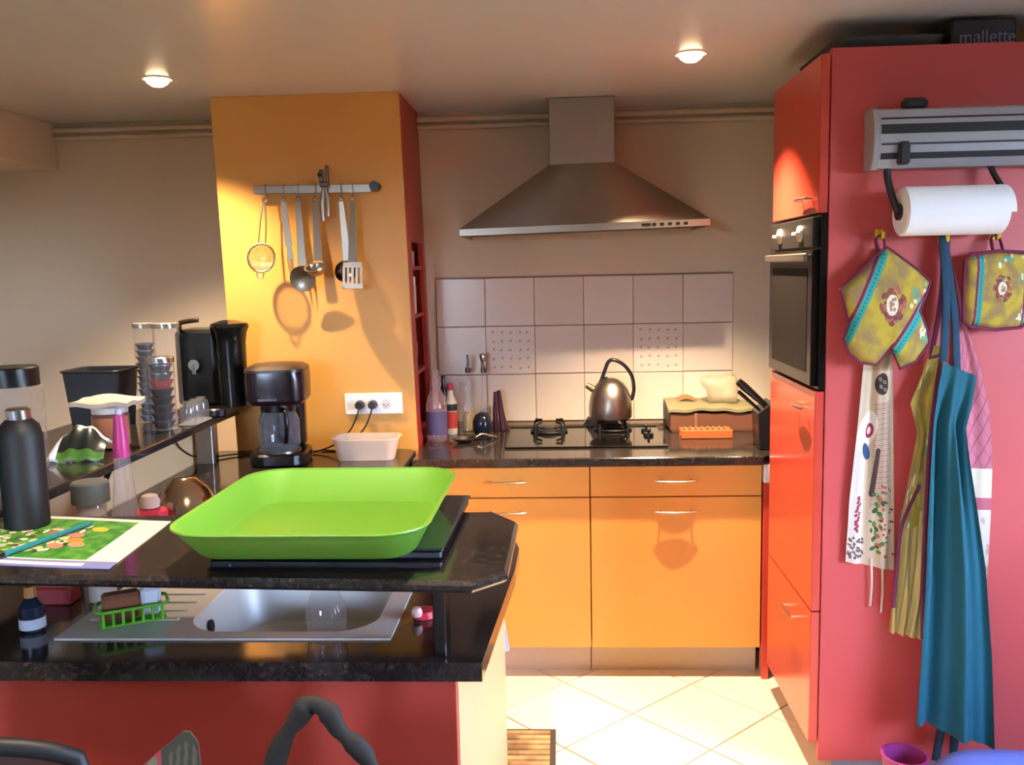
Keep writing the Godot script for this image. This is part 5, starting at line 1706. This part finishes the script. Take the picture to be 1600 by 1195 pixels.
func build_near() -> void:
	var black := mat("matt_black", "0a0b0e", 0.55)
	# floor mat
	var m := thing("floor_mat", "straw mat with a dark border on the tiled floor beside the peninsula", "mat", Vector3(-0.32, 0.0, -2.76))
	obj("border", bx(Vector3(0, 0.004, 0), Vector3(0.575, 0.008, 0.575), 0.002), mat("mat_border", "3d3128", 0.8), m)
	obj("straw", cloth(func(u: float, v: float): return Vector3(-0.27 + u * 0.538, 0.0105, -0.272 + v * 0.544), 2, 2, 0.002, Vector3(0, -1, 0)), bamboo(), m)
	# bar stool with curved back
	var s := thing("bar_stool", "dark bar stool with a curved padded back in front of the red panel", "bar stool", Vector3(-0.93, 0.0, -1.34))
	var seat := begin()
	loft(seat, [[rrect(0.36, 0.34, 0.1, 6), 0.62], [rrect(0.38, 0.36, 0.11, 6), 0.635], [rrect(0.38, 0.36, 0.11, 6), 0.655], [rrect(0.34, 0.32, 0.1, 6), 0.665]])
	var brown := mat("stool_brown", "3a1d16", 0.5)
	obj("seat", seat, brown, s)
	for q in [[-1, -1], [1, -1], [1, 1], [-1, 1]]:
		var lg := begin()
		tube(lg, [Vector3(q[0] * 0.19, 0.0, q[1] * 0.18), Vector3(q[0] * 0.14, 0.625, q[1] * 0.13)], [0.014, 0.016], 10)
		obj("leg", lg, black, s)
	var ft := begin()
	tube(ft, [Vector3(-0.178, 0.2, -0.168), Vector3(0.178, 0.2, -0.168), Vector3(0.178, 0.2, 0.168), Vector3(-0.178, 0.2, 0.168)], 0.009, 8, true)
	obj("foot_rest", ft, black, s)
	var bp := func(u: float, v: float):
		var a := lerpf(-1.0, 1.0, u)
		var top: float = 0.255 - 0.05 * pow(absf(a), 3.5)
		return Vector3(a * 0.215, 0.68 + v * (top + 0.032), 0.19 - 0.07 * a * a)
	obj("back_pad", cloth(bp, 20, 10, 0.014), brown, s)
	var rm := begin()
	var path := []
	path.append(Vector3(-0.14, 0.64, 0.11))
	path.append(Vector3(-0.222, 0.72, 0.12))
	path.append(Vector3(-0.228, 0.885, 0.118))
	for k in 15:
		var u := k / 14.0
		var p: Vector3 = bp.call(u, 1.0)
		path.append(p + Vector3(0, 0.006, -0.006))
	path.append(Vector3(0.228, 0.885, 0.118))
	path.append(Vector3(0.222, 0.72, 0.12))
	path.append(Vector3(0.14, 0.64, 0.11))
	tube(rm, path, 0.013, 10)
	obj("back_rail", rm, black, s)
	# low stool carrying the bags
	var t := thing("low_stool", "square wooden stool under the two bags in front of the red panel", "stool", Vector3(-0.48, 0, -1.33))
	obj("seat", bx(Vector3(0, 0.60, 0), Vector3(0.5, 0.03, 0.34), 0.006), mat("brown_wood", "6d4128", 0.6), t)
	for q in [[-1, -1], [1, -1], [1, 1], [-1, 1]]:
		obj("leg", bx(Vector3(q[0] * 0.22, 0.2925, q[1] * 0.14), Vector3(0.035, 0.585, 0.035), 0.003), mat("brown_wood", "6d4128", 0.6), t)
	# handbag
	var hb := thing("handbag", "dark handbag with crumpled grey strap handles before the red panel", "handbag", Vector3(-0.375, 0.6155, -1.31))
	var bg := begin()
	loft(bg, [[rrect(0.21, 0.13, 0.03), 0.0], [rrect(0.235, 0.15, 0.04), 0.05], [rrect(0.215, 0.12, 0.04), 0.16], [rrect(0.19, 0.05, 0.02), 0.235]])
	obj("body", bg, mat("bag_dark", "241d20", 0.6), hb)
	var sm := mat("strap_grey", "1f1a14", 0.75)
	var hs := begin()
	var wob := func(pts: Array, r: float) -> void:
		var c := curve(pts, 6)
		var rads := []
		for i in c.size():
			rads.append(r * (1.25 + 0.22 * sin(i * 0.55) + 0.08 * sin(i * 1.3)))
		tube(hs, c, rads, 8, false, 0.7)
	wob.call([Vector3(-0.085, 0.22, 0.01), Vector3(-0.06, 0.29, 0.01), Vector3(-0.03, 0.335, 0.01), Vector3(-0.014, 0.355, 0.01), Vector3(0.012, 0.345, 0.01), Vector3(0.03, 0.315, 0.012), Vector3(0.055, 0.29, 0.012), Vector3(0.075, 0.26, 0.01), Vector3(0.088, 0.215, 0.01)], 0.0125)
	obj("handle", hs, sm, hb)
	hs = begin()
	wob.call([Vector3(-0.06, 0.21, 0.03), Vector3(-0.045, 0.265, 0.035), Vector3(-0.026, 0.315, 0.03), Vector3(-0.008, 0.345, 0.024), Vector3(0.022, 0.33, 0.028), Vector3(0.034, 0.29, 0.03), Vector3(0.045, 0.25, 0.03), Vector3(0.058, 0.20, 0.03)], 0.0115)
	obj("handle", hs, sm, hb)
	# flowered shopping bag corner
	var fb := thing("shopping_bag", "red and khaki printed shopping bag with a raised pointed corner, beside the handbag", "bag", Vector3(-0.63, 0.6155, -1.31))
	var img := blank(64, 64, "8a2636")
	rng.seed = 9
	for k in 40:
		blob(img, Vector2(rng.randf() * 64, rng.randf() * 64), rng.randf_range(3, 7), [Color("3a2a38"), Color("b03a4a"), Color("7d7a58"), Color("56304a")][k % 4], 4, rng.randf() * 3)
	img.fill_rect(Rect2i(40, 0, 24, 22), Color("3d3a28"))
	for k in 5:
		stroke(img, Vector2(42 + k * 5, 20), Vector2(46 + k * 5, 4), 1.2, Color("5a5438"))
	var fp := func(u: float, v: float):
		var top := lerpf(0.205, 0.312, minf(u / 0.9, 1.0)) - 0.09 * maxf(0.0, (u - 0.9) * 10.0) * 0.3
		return Vector3(-0.085 + 0.145 * u + 0.012 * v * u, top * (1.0 - v), 0.03 * sin(u * PI) * (0.4 + v))
	obj("front_cloth", cloth(fp, 14, 14, 0.004), textured("bag_print", img, 0.85), fb)
	var fp2 := func(u: float, v: float):
		var top := lerpf(0.15, 0.2, u)
		return Vector3(-0.085 + 0.145 * u, top * (1.0 - v), -0.05 - 0.03 * sin(u * PI))
	obj("rear_cloth", cloth(fp2, 10, 10, 0.004), textured("bag_print", img, 0.85), fb)
	# bucket and lilac bag on the floor before the red panel
	var bu := thing("waste_bin", "small magenta plastic bin on the floor below the tea towel", "bin", Vector3(0.985, 0, -2.55))
	obj("tub", lt([Vector2(0, 0.001), Vector2(0.05, 0.001), Vector2(0.062, 0.19), Vector2(0.066, 0.192), Vector2(0.066, 0.198), Vector2(0.058, 0.198), Vector2(0.047, 0.008), Vector2(0, 0.008)], 32), mat("magenta_bin", "8c2a62", 0.45), bu)
	var lb := thing("tote_bag", "puffy periwinkle blue bag on the floor below the teal apron", "bag", Vector3(1.25, 0, -2.50))
	var o := []
	for k in 24:
		var a := TAU * k / 24.0
		var sx := 0.21 * signf(cos(a)) * pow(absf(cos(a)), 0.6)
		var sy := 0.112 * signf(sin(a)) * pow(absf(sin(a)), 0.6)
		o.append(Vector2(sx, 0.113 + sy))
	obj("cloth", pillow(o, 0.10, 8, Vector2(0, 0.11), 0.003), mat("periwinkle", "6f7fc4", 0.6), lb)
	var zz := begin()
	tube(zz, curve([Vector3(-0.02, 0.14, 0.095), Vector3(-0.03, 0.195, 0.065), Vector3(-0.01, 0.214, 0.05), Vector3(0.05, 0.214, 0.052)], 5), 0.004, 6)
	obj("seam", zz, mat("seam_dark", "45508c", 0.7), lb)
